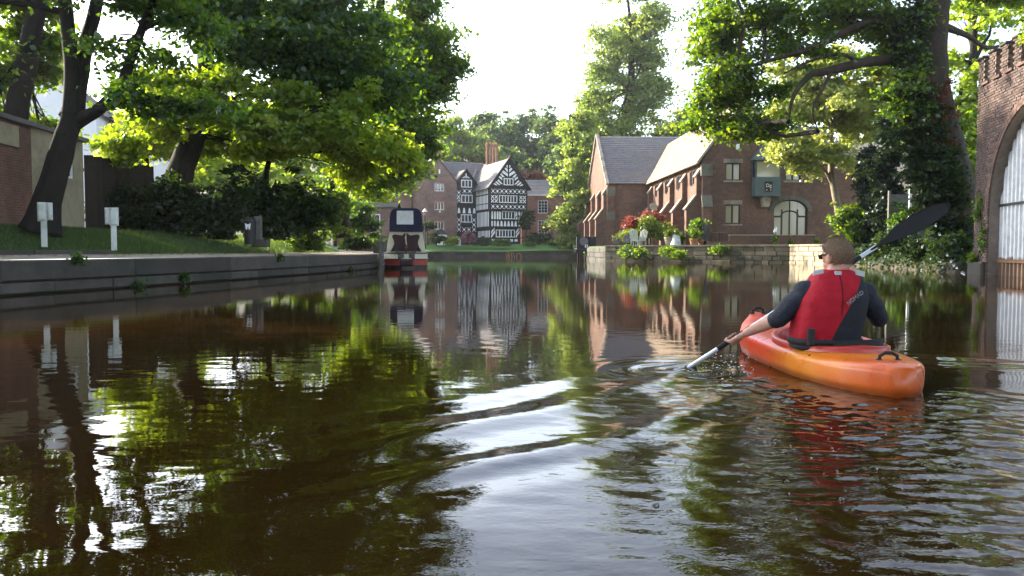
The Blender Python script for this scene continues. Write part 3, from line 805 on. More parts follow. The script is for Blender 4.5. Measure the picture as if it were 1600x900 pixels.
# --- centre and far trees
tree('tall_tree', 'very tall feathery tree rising behind the brick hall into the sky', [(14.5,108,1.5), (14.3,108,12), A(985,140,108), A(985,50,108), A(980,-10,108)], [.8,.65,.5,.3,.1],
     [lob(1000,25,108,42,34), lob(965,60,108,52,36), lob(1012,80,108,42,36), lob(950,105,108,44,26), lob(990,130,108,56,30), lob(945,160,107,40,28), lob(1000,178,108,46,26), lob(930,190,106,40,26), lob(970,205,107,60,22), lob(985,-10,108,24,22), lob(925,150,107,26,24), lob(1025,140,108,26,30), lob(1015,30,108,28,26), lob(955,225,106,60,26)],
     74000, .32, 'leaf_far', 'bark', 19, clump=1.3, twigs=8, limb_r=.2, per=70)
tree('waterside_tree', 'pale green tree beside the water left of the brick hall', [(8.6,96,1.3), (8.4,96,6), A(895,240,96), A(890,180,96)], [.35,.28,.2,.08],
     [lob(898,185,96,30,34), lob(905,240,96,40,34), lob(885,280,95,34,28), lob(905,310,94,36,34), lob(880,335,94,32,24), lob(920,270,96,30,40)],
     36000, .28, 'leaf_far', 'bark', 20, clump=.8, twigs=8, limb_r=.1)
bush('waterside_shrub', 'trailing pale shrub at the water below the waterside tree', 893, 366, 93.5, 26, 26, 12000, .22, 'leaf_far', 141, depth=1.4, base=1, clump=.5)
tree('backlit_tree', 'sunlit tree crown showing above the hall roof', [(24,100,1.5), (24,100,10), A(1090,210,100)], [.5,.4,.2],
     [lob(1060,205,100,40,22), lob(1100,185,100,48,30), lob(1150,190,100,60,36)], 30000, .32, 'leaf_far', 'bark', 21, clump=.9)
hl = [(722,205,128,40,34), (700,235,124,34,30), (752,235,126,36,30), (775,215,150,38,40), (815,205,155,40,44), (850,215,150,36,40), (880,230,145,34,38), (800,250,140,44,30), (845,262,135,40,26), (755,200,160,32,30), (640,215,135,50,44), (585,225,140,55,50), (905,250,130,36,36)]
hlab = ['sunlit pale tree on the hillside just left of the tall chimney', 'sunlit tree behind the brick gable chimney', 'pale tree touching the chimney cluster from behind', 'hazy wooded crown above the chimney cluster', 'tallest hazy crown on the wooded hillside', 'hazy crown on the hillside right of the tallest', 'hazy crown meeting the pale waterside tree',
        'dark hazy tree low on the hill over the timbered gable', 'dark hazy tree low on the hill over the small brick house', 'distant crown between pale tree and chimney cluster', 'tree behind the left end of the brick house', 'tree far behind the moored narrowboat', 'hazy tree behind the pale waterside tree']
for i, (px, py, D, rx, ry) in enumerate(hl):
    c = A(px, py, D); k = D/F; g = hill(c[0], D)
    rr = random.Random(200+i)
    lb = [((c[0]+rr.uniform(-.6,.6)*rx*k, c[1]+rr.uniform(-2,2), c[2]+rr.uniform(-.9,.45)*ry*k), (rx*k*.55, rx*k*.5, ry*k*.5), 1) for _ in range(7)]
    tree('hillside_tree', hlab[i], [(c[0], c[1], g-.3), (c[0], c[1], (g+c[2])/2), c], [.45,.35,.15], lb, 15000, .5, 'leaf_far' if i < 3 else 'leaf_hill', 'bark', 200+i, 'trees on the wooded hillside', clump=1.3, per=60, twigs=3, limb_r=.12)
for i, (px, py, D, rx, ry, lb_) in enumerate([(250,215,62,70,40,'backlit tree behind the hedge right of the white house'), (360,225,66,75,40,'backlit tree behind the hedge above the litter bin'), (470,235,74,70,40,'backlit tree seen under the spreading crown'), (560,255,88,60,36,'tree behind the brick hut'), (150,190,80,60,40,'tree behind the white house roof'), (40,150,70,80,60,'tree behind the slender tree at the left edge')]):
    c = A(px, py, D); k = D/F; rr = random.Random(260+i)
    lb = [((c[0]+rr.uniform(-.8,.8)*rx*k, c[1]+rr.uniform(-2,2), c[2]+rr.uniform(-1.6,.3)*ry*k), (rx*k*.5, rx*k*.45, ry*k*.6), 1) for _ in range(6)]
    tree('background_tree', lb_, [(c[0], c[1], 1.4), (c[0], c[1], (1.4+c[2])/2), c], [.3,.24,.1], lb, 11000, .33, 'leaf_lime', 'bark', 260+i, 'backlit trees behind the towpath', clump=.9, per=60, twigs=3, limb_r=.09)
tree('copper_tree', 'small copper-leaved tree behind the red brick house roof', [(3.2,124,2.5), (3.2,124,8)], [.2,.1], [lob(824,272,124,20,13,2), lob(832,282,123,16,12,2)], 6000, .4, 'leaf_copper', 'bark', 230, clump=.8)

# ---------------------------------------------------------------- building helpers
def wall_holes(m, x0, x1, z0, z1, y, holes, depth=.18, ztop=None):
    """front face (towards -y) at y with rectangular openings and their reveals"""
    bx = sorted(set([x0, x1] + [v for h in holes for v in (h[0], h[1])]))
    bz = sorted(set([z0, z1] + [v for h in holes for v in (h[2], h[3])]))
    for i in range(len(bx)-1):
        for j in range(len(bz)-1):
            cx = (bx[i]+bx[i+1])/2; cz = (bz[j]+bz[j+1])/2
            if any(h[0] < cx < h[1] and h[2] < cz < h[3] for h in holes): continue
            m.add([(bx[i],y,bz[j]),(bx[i+1],y,bz[j]),(bx[i+1],y,bz[j+1]),(bx[i],y,bz[j+1])], [(0,1,2,3)])
    for a, b, c, d in holes:
        m.add([(a,y,c),(b,y,c),(b,y,d),(a,y,d),(a,y+depth,c),(b,y+depth,c),(b,y+depth,d),(a,y+depth,d)],
              [(0,4,5,1),(1,5,6,2),(2,6,7,3),(3,7,4,0),(4,7,6,5)])

_wcache = {}
def window(parent, x, y, z, w, h, nx, nz, frame, glass, rz=0, fr=.06, bar=.04, inset=.08, name='window'):
    """frame with bars, panes as children; x,z lower left corner, y the wall face, facing -y before rotation"""
    key = (w, h, nx, nz, frame, fr, bar)
    if key not in _wcache:
        m = MB(); d0, d1 = 0, .09
        m.box((0,d0,0),(fr,d1,h)); m.box((w-fr,d0,0),(w,d1,h)); m.box((fr,d0,0),(w-fr,d1,fr)); m.box((fr,d0,h-fr),(w-fr,d1,h))
        for i in range(1, nx):
            c = fr + (w-2*fr)*i/nx; m.box((c-bar/2,d0+.005,fr),(c+bar/2,d1,h-fr))
        for j in range(1, nz):
            c = fr + (h-2*fr)*j/nz; m.box((fr,d0+.01,c-bar/2),(w-fr,d1-.002,c+bar/2))
        pw = (w-2*fr)/nx; ph = (h-2*fr)/nz
        p = MB(); p.box((.003,.05,.003),(pw-.003,.058,ph-.003))
        _wcache[key] = (m.mesh('window', M[frame]), p.mesh('pane', M[glass]), pw, ph)
    fm, pm, pw, ph = _wcache[key]
    c, s = math.cos(rz), math.sin(rz)
    o = link(name, fm, parent, (x - s*inset*1, y + c*inset, z), rz)
    for i in range(nx):
        for j in range(nz):
            link('pane', pm, o, (fr+pw*i, 0, fr+ph*j))
    return o

def slope(m, a, b, c, d, rows, lift=.035, thick=.06):
    """tiled roof slope: eave a->b, ridge d->c, laid as overlapping courses"""
    a, b, c, d = map(Vector, (a, b, c, d))
    n = (b-a).cross(d-a).normalized()
    if n.z < 0: n = -n
    for i in range(rows):
        t0 = i/rows; t1 = min(1, (i+1.25)/rows)
        p0 = a.lerp(d, t0) + n*(lift+thick*.3); p1 = b.lerp(c, t0) + n*(lift+thick*.3)
        q0 = a.lerp(d, t1) + n*.005; q1 = b.lerp(c, t1) + n*.005
        u0 = a.lerp(d, t0) - n*.02; u1 = b.lerp(c, t0) - n*.02
        m.add([p0,p1,q1,q0,u0,u1], [(0,1,2,3),(4,5,1,0)])
    # underside
    m.add([a-n*.03,b-n*.03,c-n*.03,d-n*.03], [(3,2,1,0)])

def chimney(parent, x, y, z0, z1, w, d, brick, pots=2):
    m = MB(); m.box((-w/2,-d/2,0),(w/2,d/2,z1-z0-.5)); m.box((-w/2-.06,-d/2-.06,z1-z0-.5),(w/2+.06,d/2+.06,z1-z0-.3)); m.box((-w/2-.02,-d/2-.02,z1-z0-.3),(w/2+.02,d/2+.02,z1-z0-.12))
    o = m.build('chimney', M[brick], parent, loc=(x,y,z0))
    for i in range(pots):
        MB().lathe([(.13,0),(.11,.35),(.14,.36),(.13,.42)], n=10).build('chimney_pot', M['terracotta'], o, loc=(-w/2+w*(i+.5)/pots, 0, z1-z0-.12))
    return o

# ---------------------------------------------------------------- timber-framed house
o0 = at(765, 384, 100)
TH = thing('timber_house', 'black and white timber-framed house with jettied gables above the lawn', 'house', (o0.x, o0.y, 1.5), R(21))
W, D1 = 5.1, 5.3          # main gable width, its projection in front of the smaller gable
m = MB()
m.box((.25,.35,0),(W-.75,14,2.2)); m.box((.12,.18,2.2),(W-.35,14,4.35)); m.box((0,0,4.35),(W,14,7.3))
m.prism([(0,7.3),(W,7.3),(W/2,10.7)], .05, 9)
m.box((-2.75,D1,0),(0.1,14,8.1)); m.prism([(-2.75,8.1),(.0,8.1),(-1.37,9.7)], D1+.02, 9)
m.build('wall', M['timber_black'], TH)
for z, y, a, b in ((2.2,.10,.1,W-.3),(4.35,-.08,-.05,W+.05),(7.25,-.1,-.1,W+.1),(5.15,-.03,0,W),(6.32,-.03,0,W),(3.1,.12,.12,W-.35)):
    MB().box((a,y-.04,z-.09),(b,y+.1,z+.09)).build('beam', M['timber_black'], TH)
for x in (.1, W-.1): MB().bar((x,-.02,3.7),(x,-.02,4.3),.14,.14).build('bracket', M['timber_black'], TH)
for p_, q_, w_, h_ in (((-.35,-.25,7.0),(W/2,-.25,10.95),.1,.32), ((W+.35,-.25,7.0),(W/2,-.25,10.95),.1,.32), ((-3.0,D1-.2,7.9),(-1.37,D1-.2,9.9),.08,.22), ((.1,D1-.2,7.9),(-1.37,D1-.2,9.9),.08,.22)):
    MB().bar(p_, q_, w_, h_, (0,1,0)).build('bargeboard', M['timber_black'], TH)
# infill panels: shared meshes
def pan_rect(w, h): return MB().box((0,0,0),(w,.03,h)).mesh('infill_panel', M['plaster'])
def pan_quat(w, h):
    m = MB(); a, b = w/2, h/2; g = .17
    m.prism([(a,.16*h),(w*.84,b),(a,h*.84),(w*.16,b)], 0, .03)
    k = .26
    for sx, sz in ((0,0),(1,0),(1,1),(0,1)):
        x = w*.02 if sx == 0 else w*.98; z = h*.02 if sz == 0 else h*.98
        dx = k*w*(1 if sx == 0 else -1); dz = k*h*(1 if sz == 0 else -1)
        tri = [(x,z),(x+dx,z),(x,z+dz)]
        if dx*dz < 0: tri = tri[::-1]
        m.prism(tri, 0, .03)
    return m.mesh('infill_panel', M['plaster'])
def pan_x(w, h):
    m = MB(); t = .2
    m.prism([(0,0),(t*w,0),(w,h*(1-t)),(w,h),(w*(1-t),h),(0,t*h)], 0, .03)
    m.prism([(w,0),(w,t*h),(w*(1-t)*.62+.0,h*.62),(w*.62,h*.55)], 0, .03) if False else None
    m.prism([(w*(1-t),0),(w,0),(w,t*h),(w*.6,h*.5),(w*.5,h*.4)], 0, .03)
    m.prism([(0,h*(1-t)),(w*.4,h*.5),(w*.5,h*.6),(t*w,h),(0,h)], 0, .03)
    return m.mesh('infill_panel', M['plaster'])
def pan_trap(w, h): return MB().prism([(0,0),(w,0),(w*.82,h*.8),(w*.62,h),(w*.38,h),(w*.18,h*.8)], 0, .03).mesh('infill_panel', M['plaster'])
def put(me, x, y, z, rz=0, par=None): return link('infill_panel', me, par or TH, (x, y, z), rz)
q1 = pan_quat(.50,.58); xx = pan_x(.40,.44)
for r_, zz in ((0,4.50),(1,6.42)):
    for i in range(8): put(q1, .22+i*.585, -.02, zz+.02)
for x in (.2,.68,W-1.08,W-.6):
    for k in range(2): put(xx, x, -.02, 5.28+k*.5)
window(TH, 1.25, -.06, 5.28, 2.45, .98, 6, 1, 'white_paint', 'glass', inset=0, bar=.1, fr=.1)
st = pan_rect(.23, 1.0); st2 = pan_rect(.20, .80); tp = pan_trap(.34,.75)
for i, x in enumerate((.30,.66,1.02,1.34)): put(st, x, .155, 3.22); 
for x in (3.55,3.95,4.3): put(st, x, .155, 3.22)
for x in (.3,.66,3.95,4.3): put(st2, x, .155, 2.34)
for i in range(6): put(tp, 1.0+i*.48, .155, 2.34)
window(TH, 1.72, .1, 3.25, 1.75, 1.0, 4, 1, 'white_paint', 'glass', inset=0, bar=.1, fr=.09)
window(TH, .95, .27, .95, 2.55, .98, 6, 1, 'white_paint', 'glass', inset=0, bar=.12, fr=.1)
dg = MB().prism([(0,0),(.5,.65),(.5,1.0),(0,.35)], 0, .03).mesh('infill_panel', M['plaster'])
for x in (.33, 3.65):
    for z in (.85, 1.35): put(dg, x, .32, z-.0)
sq = pan_rect(.4,.3)
for i in range(6): put(sq, .4+i*.62, .32, .42)
MB().box((1.9,.1,.0),(4.2,.14,.05)).build('plinth', M['stone_trim'], TH)
# gable chevrons
for sx in (-1, 1):
    for k in range(5):
        a = .62+.36*k
        if a > 2.0: continue
        zt = 7.45
        base = [(a, 0), (a+.20, 0), (a+.20+.42, .55 if k < 3 else .3), (a+.42, .55 if k < 3 else .3)]
    chev = [[(-.98,7.62),(-.78,7.62),(-1.35,8.2),(-1.50,8.05)], [(-1.32,7.50),(-1.08,7.50),(-1.62,7.98),(-1.78,7.84)], [(-1.75,7.45),(-1.45,7.45),(-1.86,7.74),(-2.02,7.60)],
            [(-.85,8.10),(-.85,8.38),(-1.18,8.62),(-1.32,8.45)], [(-.10,8.60),(-.10,8.95),(-.70,9.35),(-.95,9.1)], [(-.10,9.1),(-.10,9.5),(-.38,9.72),(-.52,9.55)], [(-.12,9.62),(-.12,10.05),(-.25,10.0),(-.28,9.82)], [(-.5,8.5),(-.85,8.5),(-1.12,8.85),(-.98,8.98)]]
    for pl in chev:
        pts = [(W/2 + (x if sx < 0 else -x), z) for x, z in pl]
        ar = sum(pts[i][0]*pts[(i+1)%4][1]-pts[(i+1)%4][0]*pts[i][1] for i in range(4))
        if ar < 0: pts = pts[::-1]
        MB().prism(pts, -.01+.03, .06).build('infill_panel', M['plaster'], TH)
window(TH, W/2-.65, -.03, 7.5, 1.3, .88, 3, 1, 'white_paint', 'glass', inset=0, bar=.1, fr=.1)
# left return of the main wing (faces -x): tall close-set studs
c90 = -math.pi/2
s1 = pan_rect(.24,.62); s2 = pan_rect(.24,1.0); s3 = pan_rect(.24,.85)
for i in range(9):
    yy = .55+i*.54
    for me, z, xo in ((s1,4.52,-.02),(s2,5.25,-.02),(s1,6.42,-.02),(s2,3.2,.10),(s3,2.35,.10),(s3,.95,.23)):
        put(me, xo, yy+.36, z, c90)
# smaller gable front
xs_ = pan_x(.40,.46); q2 = pan_quat(.52,.55)
for k in range(3): put(q2 if k != 1 else xs_, -2.62, D1-.02, 5.5+.52*k)
for k in range(3): put(q2, -2.62, D1-.02, 1.75+.62*k); put(q2, -.55, D1-.02, 1.75+.62*k)
for k in range(2): put(q2, -1.92+.65*k, D1-.02, 1.75)
put(q2, -1.85, D1-.02, 6.75); put(q2, -1.15, D1-.02, 6.75)
for x in (-2.55,-1.85,-1.1,-.45): put(pan_trap(.38,.7), x, D1-.02, 4.15)
window(TH, -2.05, D1-.06, 5.5, 1.55, 1.05, 3, 1, 'white_paint', 'glass', inset=0, bar=.1, fr=.1)
window(TH, -2.05, D1-.06, 7.5, 1.45, 1.0, 3, 1, 'white_paint', 'glass', inset=0, bar=.1, fr=.1)
window(TH, -2.1, D1-.06, 2.95, 1.5, 1.05, 3, 1, 'white_paint', 'glass', inset=0, bar=.1, fr=.1)
window(TH, -1.6, D1-.06, .35, 1.5, .75, 3, 1, 'white_paint', 'glass', inset=0, bar=.1, fr=.1)
for pl in ([(-1.9,8.72),(-1.6,8.72),(-1.5,9.0)],[(-1.45,8.7),(-1.29,8.7),(-1.29,9.3),(-1.45,9.3)],[(-1.14,8.72),(-.84,8.72),(-1.24,9.0)]):
    MB().prism(pl, D1-.01, D1+.03).build('infill_panel', M['plaster'], TH)
m = MB()
slope(m, (-.45,-.3,6.95),(-.45,9.5,6.95),(W/2,9.5,10.85),(W/2,-.3,10.85), 16)
slope(m, (W+.45,9.5,6.95),(W+.45,-.3,6.95),(W/2,-.3,10.85),(W/2,9.5,10.85), 16)
slope(m, (-3.1,D1-.25,7.85),(-3.1,10,7.85),(-1.37,10,9.85),(-1.37,D1-.25,9.85), 10)
slope(m, (.1,10,8.05),(.1,D1-.25,8.05),(-1.37,D1-.25,9.85),(-1.37,10,9.85), 10)
slope(m, (-9,7.2,8.1),(3,7.2,8.1),(3,11,11.4),(-9,11,11.4), 14)
slope(m, (3,15,8.1),(-9,15,8.1),(-9,11,11.4),(3,11,11.4), 10)
rf = m.build('roof', M['slate'], TH)
MB().ball((W/2,-.3,11.1),.13).build('finial', M['terracotta'], rf)
MB().bar((-3.15,D1-.27,7.85),(-1.37,D1-.27,9.93),.12,.05,(0,1,0)).build('verge_flashing', M['stone_trim'], rf)
MB().bar((-.15,7.1,8.15),(-.15+1.6,9.6,10.4),.16,.06).build('valley_flashing', M['stone_trim'], rf)
# chimney cluster: four tall shafts on a stone base
ch = MB().box((-.95,-.6,0),(.95,.6,1.6)).build('chimney', M['brick_red'], TH, loc=(3.6,9.4,9.5))
for i, (dx, dy) in enumerate(((-.72,-.2),(-.24,-.28),(.24,-.2),(.72,-.1))):
    mm = MB(); r = .185
    mm.lathe([(r,0),(r,2.35),(r+.06,2.45),(r+.1,2.6),(r+.1,2.72),(r,2.74)], n=8)
    mm.build('chimney_shaft', M['brick_red'], ch, loc=(dx,dy,1.6))
    MB().lathe([(.13,0),(.11,.25),(.14,.3)], n=8).build('chimney_pot', M['terracotta'], ch, loc=(dx,dy,4.34))

# ---------------------------------------------------------------- brick house joined on the left
BH = thing('brick_house', 'brown brick gabled house joined to the left of the timber-framed front', 'house', TH.location, R(21))
bx0, bx1 = -8.4, -2.78
by = D1 - .5
m = MB()
zs = (1.7, 4.45, 6.75)
xw = -5.75
holes = [(xw, xw+1.25, z, z+1.0) for z in (2.0, 4.5, 6.9)]
wall_holes(m, bx0, bx1, 0, 8.1, by, holes)
m.add([(bx0,by,8.1),(bx1,by,8.1),((bx0+bx1)/2,by,11.4)], [(0,1,2)])
m.add([(bx1,by,0),(bx1,14,0),(bx1,14,8.1),(bx1,by,8.1)], [(0,1,2,3)])
m.add([(bx0,14,0),(bx0,by,0),(bx0,by,8.1),(bx0,14,8.1)], [(0,1,2,3)])
h2 = [(-11.0,-9.9,3.6,4.9)]
wall_holes(m, -15.5, bx0, 0, 7.2, by+.9, h2)
m.build('wall', M['brick_house'], BH)
for (a, b, c, d) in holes:
    window(BH, a, by, c, b-a, d-c, 3, 1, 'white_paint', 'glass', bar=.09, fr=.07)
    MB().box((a-.12,by-.05,d),(b+.12,by+.02,d+.18)).build('lintel', M['brick_red'], BH)
    MB().box((a-.08,by-.07,c-.1),(b+.08,by+.02,c)).build('sill', M['stone_trim'], BH)
for (a, b, c, d) in h2: window(BH, a, by+.9, c, b-a, d-c, 2, 1, 'white_paint', 'glass', bar=.09, fr=.08)
MB().box((-5.2,by-.06,9.1),(-5.02,by-.005,9.65)).build('wall_light', M['white_paint'], BH)
MB().ball((-5.1,by-.1,4.25),.13).build('wall_lamp', M['white_paint'], BH)
m = MB(); xm = (bx0+bx1)/2
slope(m, (bx0-.2,by-.1,7.95),(bx0-.2,14,7.95),(xm,14,11.45),(xm,by-.1,11.45), 14)
slope(m, (bx1+.2,14,7.95),(bx1+.2,by-.1,7.95),(xm,by-.1,11.45),(xm,14,11.45), 14)
slope(m, (-15.5,by+.7,7.1),(bx0,by+.7,7.1),(bx0,9,10.2),(-15.5,9,10.2), 12)
m.build('roof', M['slate'], BH)
MB().box((-15.5,by+.55,7.02),(bx0,by+.72,7.14)).build('gutter', M['black_metal'], BH)
MB().tube([(bx0-.12,by+.6,7.0),(bx0-.12,by+.8,6.8),(bx0-.12,by+.82,0)],.05,8).build('downpipe', M['black_metal'], BH)
chimney(BH, -4.6, 8.2, 9.3, 13.4, 1.25, .8, 'brick_red', 2)

# red brick house on the right
rb = at(850, 384, 112)
RH = thing('red_brick_house', 'small red brick house with white sash windows right of the timbered gable', 'house', (rb.x-3.2, 112, 1.6), R(4))
m = MB(); hs = [(2.35,3.75,4.4,6.2),(2.35,3.75,1.6,3.4)]
wall_holes(m, 0, 8.5, 0, 6.9, 0, hs)
m.add([(0,8,0),(0,0,0),(0,0,6.9),(0,8,6.9)], [(0,1,2,3)]); m.add([(8.5,0,0),(8.5,8,0),(8.5,8,6.9),(8.5,0,6.9)], [(0,1,2,3)])
m.prism([(0,0),(.01,0),(.01,.01),(0,.01)],7,7.1)
m.build('wall', M['brick_red'], RH)
for a, b, c, d in hs: window(RH, a, 0, c, b-a, d-c, 3, 4, 'white_paint', 'glass', bar=.045, fr=.09)
MB().box((-.2,-.3,6.85),(8.7,-.1,7.05)).build('fascia', M['white_paint'], RH)
m = MB(); slope(m, (-.3,-.3,7.0),(8.8,-.3,7.0),(8.8,4,9.4),(-.3,4,9.4), 10); slope(m, (8.8,8.3,7.0),(-.3,8.3,7.0),(-.3,4,9.4),(8.8,4,9.4), 10)
m.build('roof', M['slate'], RH)

# hut with a white glazed door at the left
hp = at(586, 352, 68)
HT = thing('brick_hut', 'small brick hut with a white glazed door left of the narrowboat canopy', 'hut', (hp.x-.6, 68, 1.6))
m = MB(); wall_holes(m, -.4, 2.4, 0, 2.9, 0, [(.25,1.05,.1,2.3)]); m.box((-.4,.2,0),(2.4,2.5,2.9)); m.build('wall', M['brick_house'], HT)
window(HT, .25, 0, .1, .8, 2.2, 1, 2, 'white_paint', 'glass', inset=.03, name='door', fr=.09)
m = MB(); slope(m, (-.5,-.15,2.85),(2.5,-.15,2.85),(2.5,1.3,3.3),(-.5,1.3,3.3), 6); slope(m, (2.5,2.7,2.85),(-.5,2.7,2.85),(-.5,1.3,3.3),(2.5,1.3,3.3), 6); m.build('roof', M['stone_mossy'], HT)
tp_ = at(560, 376, 64)
TW = thing('terrace_wall', 'dark brick terrace wall behind the quay left of the narrowboat', 'wall', (-14.5,64.5,.6))
MB().box((0,0,0),(4.6,.35,1.25)).build('wall', M['brick_shed'], TW); 
course(TW, 'coping_stone', [(0,.0),(4.6,.0)], 1.25, 1.36, (.7,1.1), .42, M['stone_dark'], seed=71, proud=.04)
# small white porch with dark hood
pp = at(690, 384, 97)
PO = thing('garden_porch', 'little white porch with a dark pointed hood below the brick gable', 'porch', (pp.x-.7, 97, 1.45))
MB().box((0,0,0),(1.3,.9,1.25)).build('wall', M['plaster'], PO)
m = MB(); slope(m, (-.3,-.2,1.15),(-.3,1.1,1.15),(.65,1.1,2.0),(.65,-.2,2.0), 4); slope(m, (1.6,1.1,1.15),(1.6,-.2,1.15),(.65,-.2,2.0),(.65,1.1,2.0), 4)
m.prism([(-.2,1.25),(1.5,1.25),(.65,1.98)], .05, .1); m.build('hood', M['slate'], PO)
MB().tube([(.65,-.1,2.0),(.65,-.1,2.5)],.04,6).build('finial', M['black_metal'], PO)
pp = at(714, 384, 96)
PK = thing('dovecote', 'tiny white gabled kennel beside the pink bush', 'kennel', (pp.x-.4, 96, 1.35))
m = MB(); m.prism([(0,0),(.85,0),(.85,.75),(.425,1.15),(0,.75)], 0, .7); m.build('wall', M['plaster'], PK)
MB().box((.28,-.015,.15),(.57,-.003,.62)).build('doorway', M['black_metal'], PK)
# lamp post
lp = at(664, 372, 88)
LP = thing('lamp_post', 'old lamp post with lantern in front of the brick house', 'lamp', (lp.x, 88, 1.0))
MB().lathe([(.14,0),(.10,.4),(.06,.6),(.05,3.6),(.08,3.65)], n=10).build('post', M['black_metal'], LP)
MB().lathe([(.12,3.65),(.22,4.05)], n=6).build('lantern', M['glass_warm'], LP)
MB().lathe([(.30,4.05),(.12,4.28),(.03,4.42)], n=6).build('lantern_cap', M['white_paint'], LP)
# garden shrubs of the far lawn
far = [('lime_bush','bright lime-green rounded bush on the far lawn','leaf_limebush',706,375,95.2,13,9,5000),('pink_bush','pink flowering bush below the small timbered gable','leaf_pink',731,369,95.8,13,10,5000),
       ('grey_bush','clipped dome-shaped bush at the foot of the timbered gable','leaf_dark',781,378,94.8,19,8,6000),('low_bush','low dark bush between pink bush and dome bush','leaf_ivy',752,375,95.5,12,9,4000),
       ('dark_bush','dark bush beside the white porch','leaf_ivy',682,372,93.5,15,9,5000),('dark_bush','tall dark bush to the right of the timbered gable','leaf_ivy',822,345,99,12,22,7000),
       ('dark_bush','wide dark hedge under the red brick house','leaf_ivy',842,370,98,26,11,7000),('low_bush','small rounded bush right of the dome bush','leaf_dark',826,381,95,11,5,3000),('dark_bush','dark evergreen bush in front of the brick house wall','leaf_ivy',668,352,90,12,9,4000),
       ('low_bush','grey-green bush at the right end of the lawn','leaf_dark',868,376,95,16,9,4000), ('orange_bush','small orange-tinted bush by the red brick house','leaf_copper',853,355,98,8,4,1800)]
for i, (nm, lb_, lf, px, py, D, rx, ry, nn) in enumerate(far):
    bush(nm, lb_, px, py, D, rx, ry, nn, .17, lf, 300+i, 'garden bushes on the far lawn', base=1.4, clump=.3, cat='bush')
rs_ = random.Random(8)
m = MB()
rd = at(800, 398, 91.6)
for i in range(16):
    x = rs_.uniform(-1.0,1.0); l = rs_.uniform(.3,.8); a = rs_.uniform(-.5,.5)
    m.tube([(x,rs_.uniform(-.2,.2),-.05),(x+a*.3,0,l*.6),(x+a,0,l*.9)],[.02,.018,.01],5)
tag(m.build('reed_clump', plain('dry_reed', (.36,.19,.08), .9, .3, 5), loc=(rd.x+.3, 91.5, 0)), 'clump of dry orange reeds in the water before the lawn', 'reeds')

# ---------------------------------------------------------------- brick hall with buttresses
def arch_strips(m, x0, x1, zs, rise, ztop, y, depth, n=18):
    """wall above an elliptical arch, and the arch soffit"""
    cx = (x0+x1)/2; hw = (x1-x0)/2
    pts = []
    for i in range(n+1):
        a = math.pi - math.pi*i/n
        pts.append((cx+hw*math.cos(a), zs+rise*math.sin(a)))
    for (a, za), (b, zb) in zip(pts, pts[1:]):
        m.add([(a,y,za),(b,y,zb),(b,y,ztop),(a,y,ztop)], [(0,1,2,3)])
        m.add([(a,y,za),(a,y+depth,za),(b,y+depth,zb),(b,y,zb)], [(0,1,2,3)])
    for x, f in ((x0, 1), (x1, -1)):
        q = [(x,y,0),(x,y+depth,0),(x,y+depth,zs),(x,y,zs)]
        m.add(q, [(0,1,2,3) if f > 0 else (3,2,1,0)])
    return pts

HL = thing('brick_hall', 'long brown brick hall with stepped buttresses and steep stone-slate roof', 'building', (14.2,60,1.15), R(1.8))
EZ, AX, AZ, GW, LW = 6.35, 3.2, 10.95, 6.4, 12.6
m = MB()
hs = [(1.8,2.95,1.65,3.1),(1.8,2.95,4.9,6.2),(6.35,7.5,4.9,6.1)]
m2 = MB()
wall_holes(m, 0, 5.5, 0, EZ, 0, hs[:2], .22)
arch_strips(m, 5.5, 8.1, 2.6, .85, 4.4, 0, .3)
wall_holes(m, 5.5, 8.1, 4.4, EZ, 0, hs[2:], .22)
wall_holes(m, 8.1, LW, 0, EZ, 0, [], .22)
m.add([(0,0,EZ),(GW,0,EZ),(AX,0,AZ)], [(0,1,2)])
slit = []
mm = MB(); 
sh = [(-(y+.42), -(y-.42), 4.9, 5.9) for y in (2.3,3.1,6.7,7.5,11.1,11.9,15.3,16.1)]
sh = [(y-.28, y+.28, 4.75, 5.85) for y in (2.0,3.0,6.4,7.4,10.8,11.8,15.1,16.1)]
m.m = Matrix(((0,1,0,0),(-1,0,0,19),(0,0,1,0),(0,0,0,1)))     # side wall facing -x: local x runs from back to front
wall_holes(m, 0, 19, 0, EZ, 0, [(19-b, 19-a, c, d) for a, b, c, d in sh], .2)
m.m = Matrix.Identity(4)
m.add([(LW,0,0),(LW,15,0),(LW,15,EZ),(LW,0,EZ)], [(0,1,2,3)])
m.build('wall', M['brick_hall'], HL)
for a, b, c, d in hs:
    window(HL, a, 0, c, b-a, d-c, 2, 1, 'dark_frame', 'glass_warm', inset=.1, fr=.08, bar=.12)
    mm = MB()
    k = 5
    for i in range(k): mm.box((a-.15+(b-a+.3)*i/k+.006,-.02,d+.005),(a-.15+(b-a+.3)*(i+1)/k-.006,.05,d+.32))
    mm.build('lintel', M['stone_trim'], HL)
    MB().box((a-.15,-.07,c-.13),(b+.15,.05,c-.003)).build('sill', M['stone_trim'], HL)
for a, b, c, d in sh: window(HL, 0, b, c, b-a, d-c, 1, 1, 'dark_frame', 'glass', c90, inset=-.08)
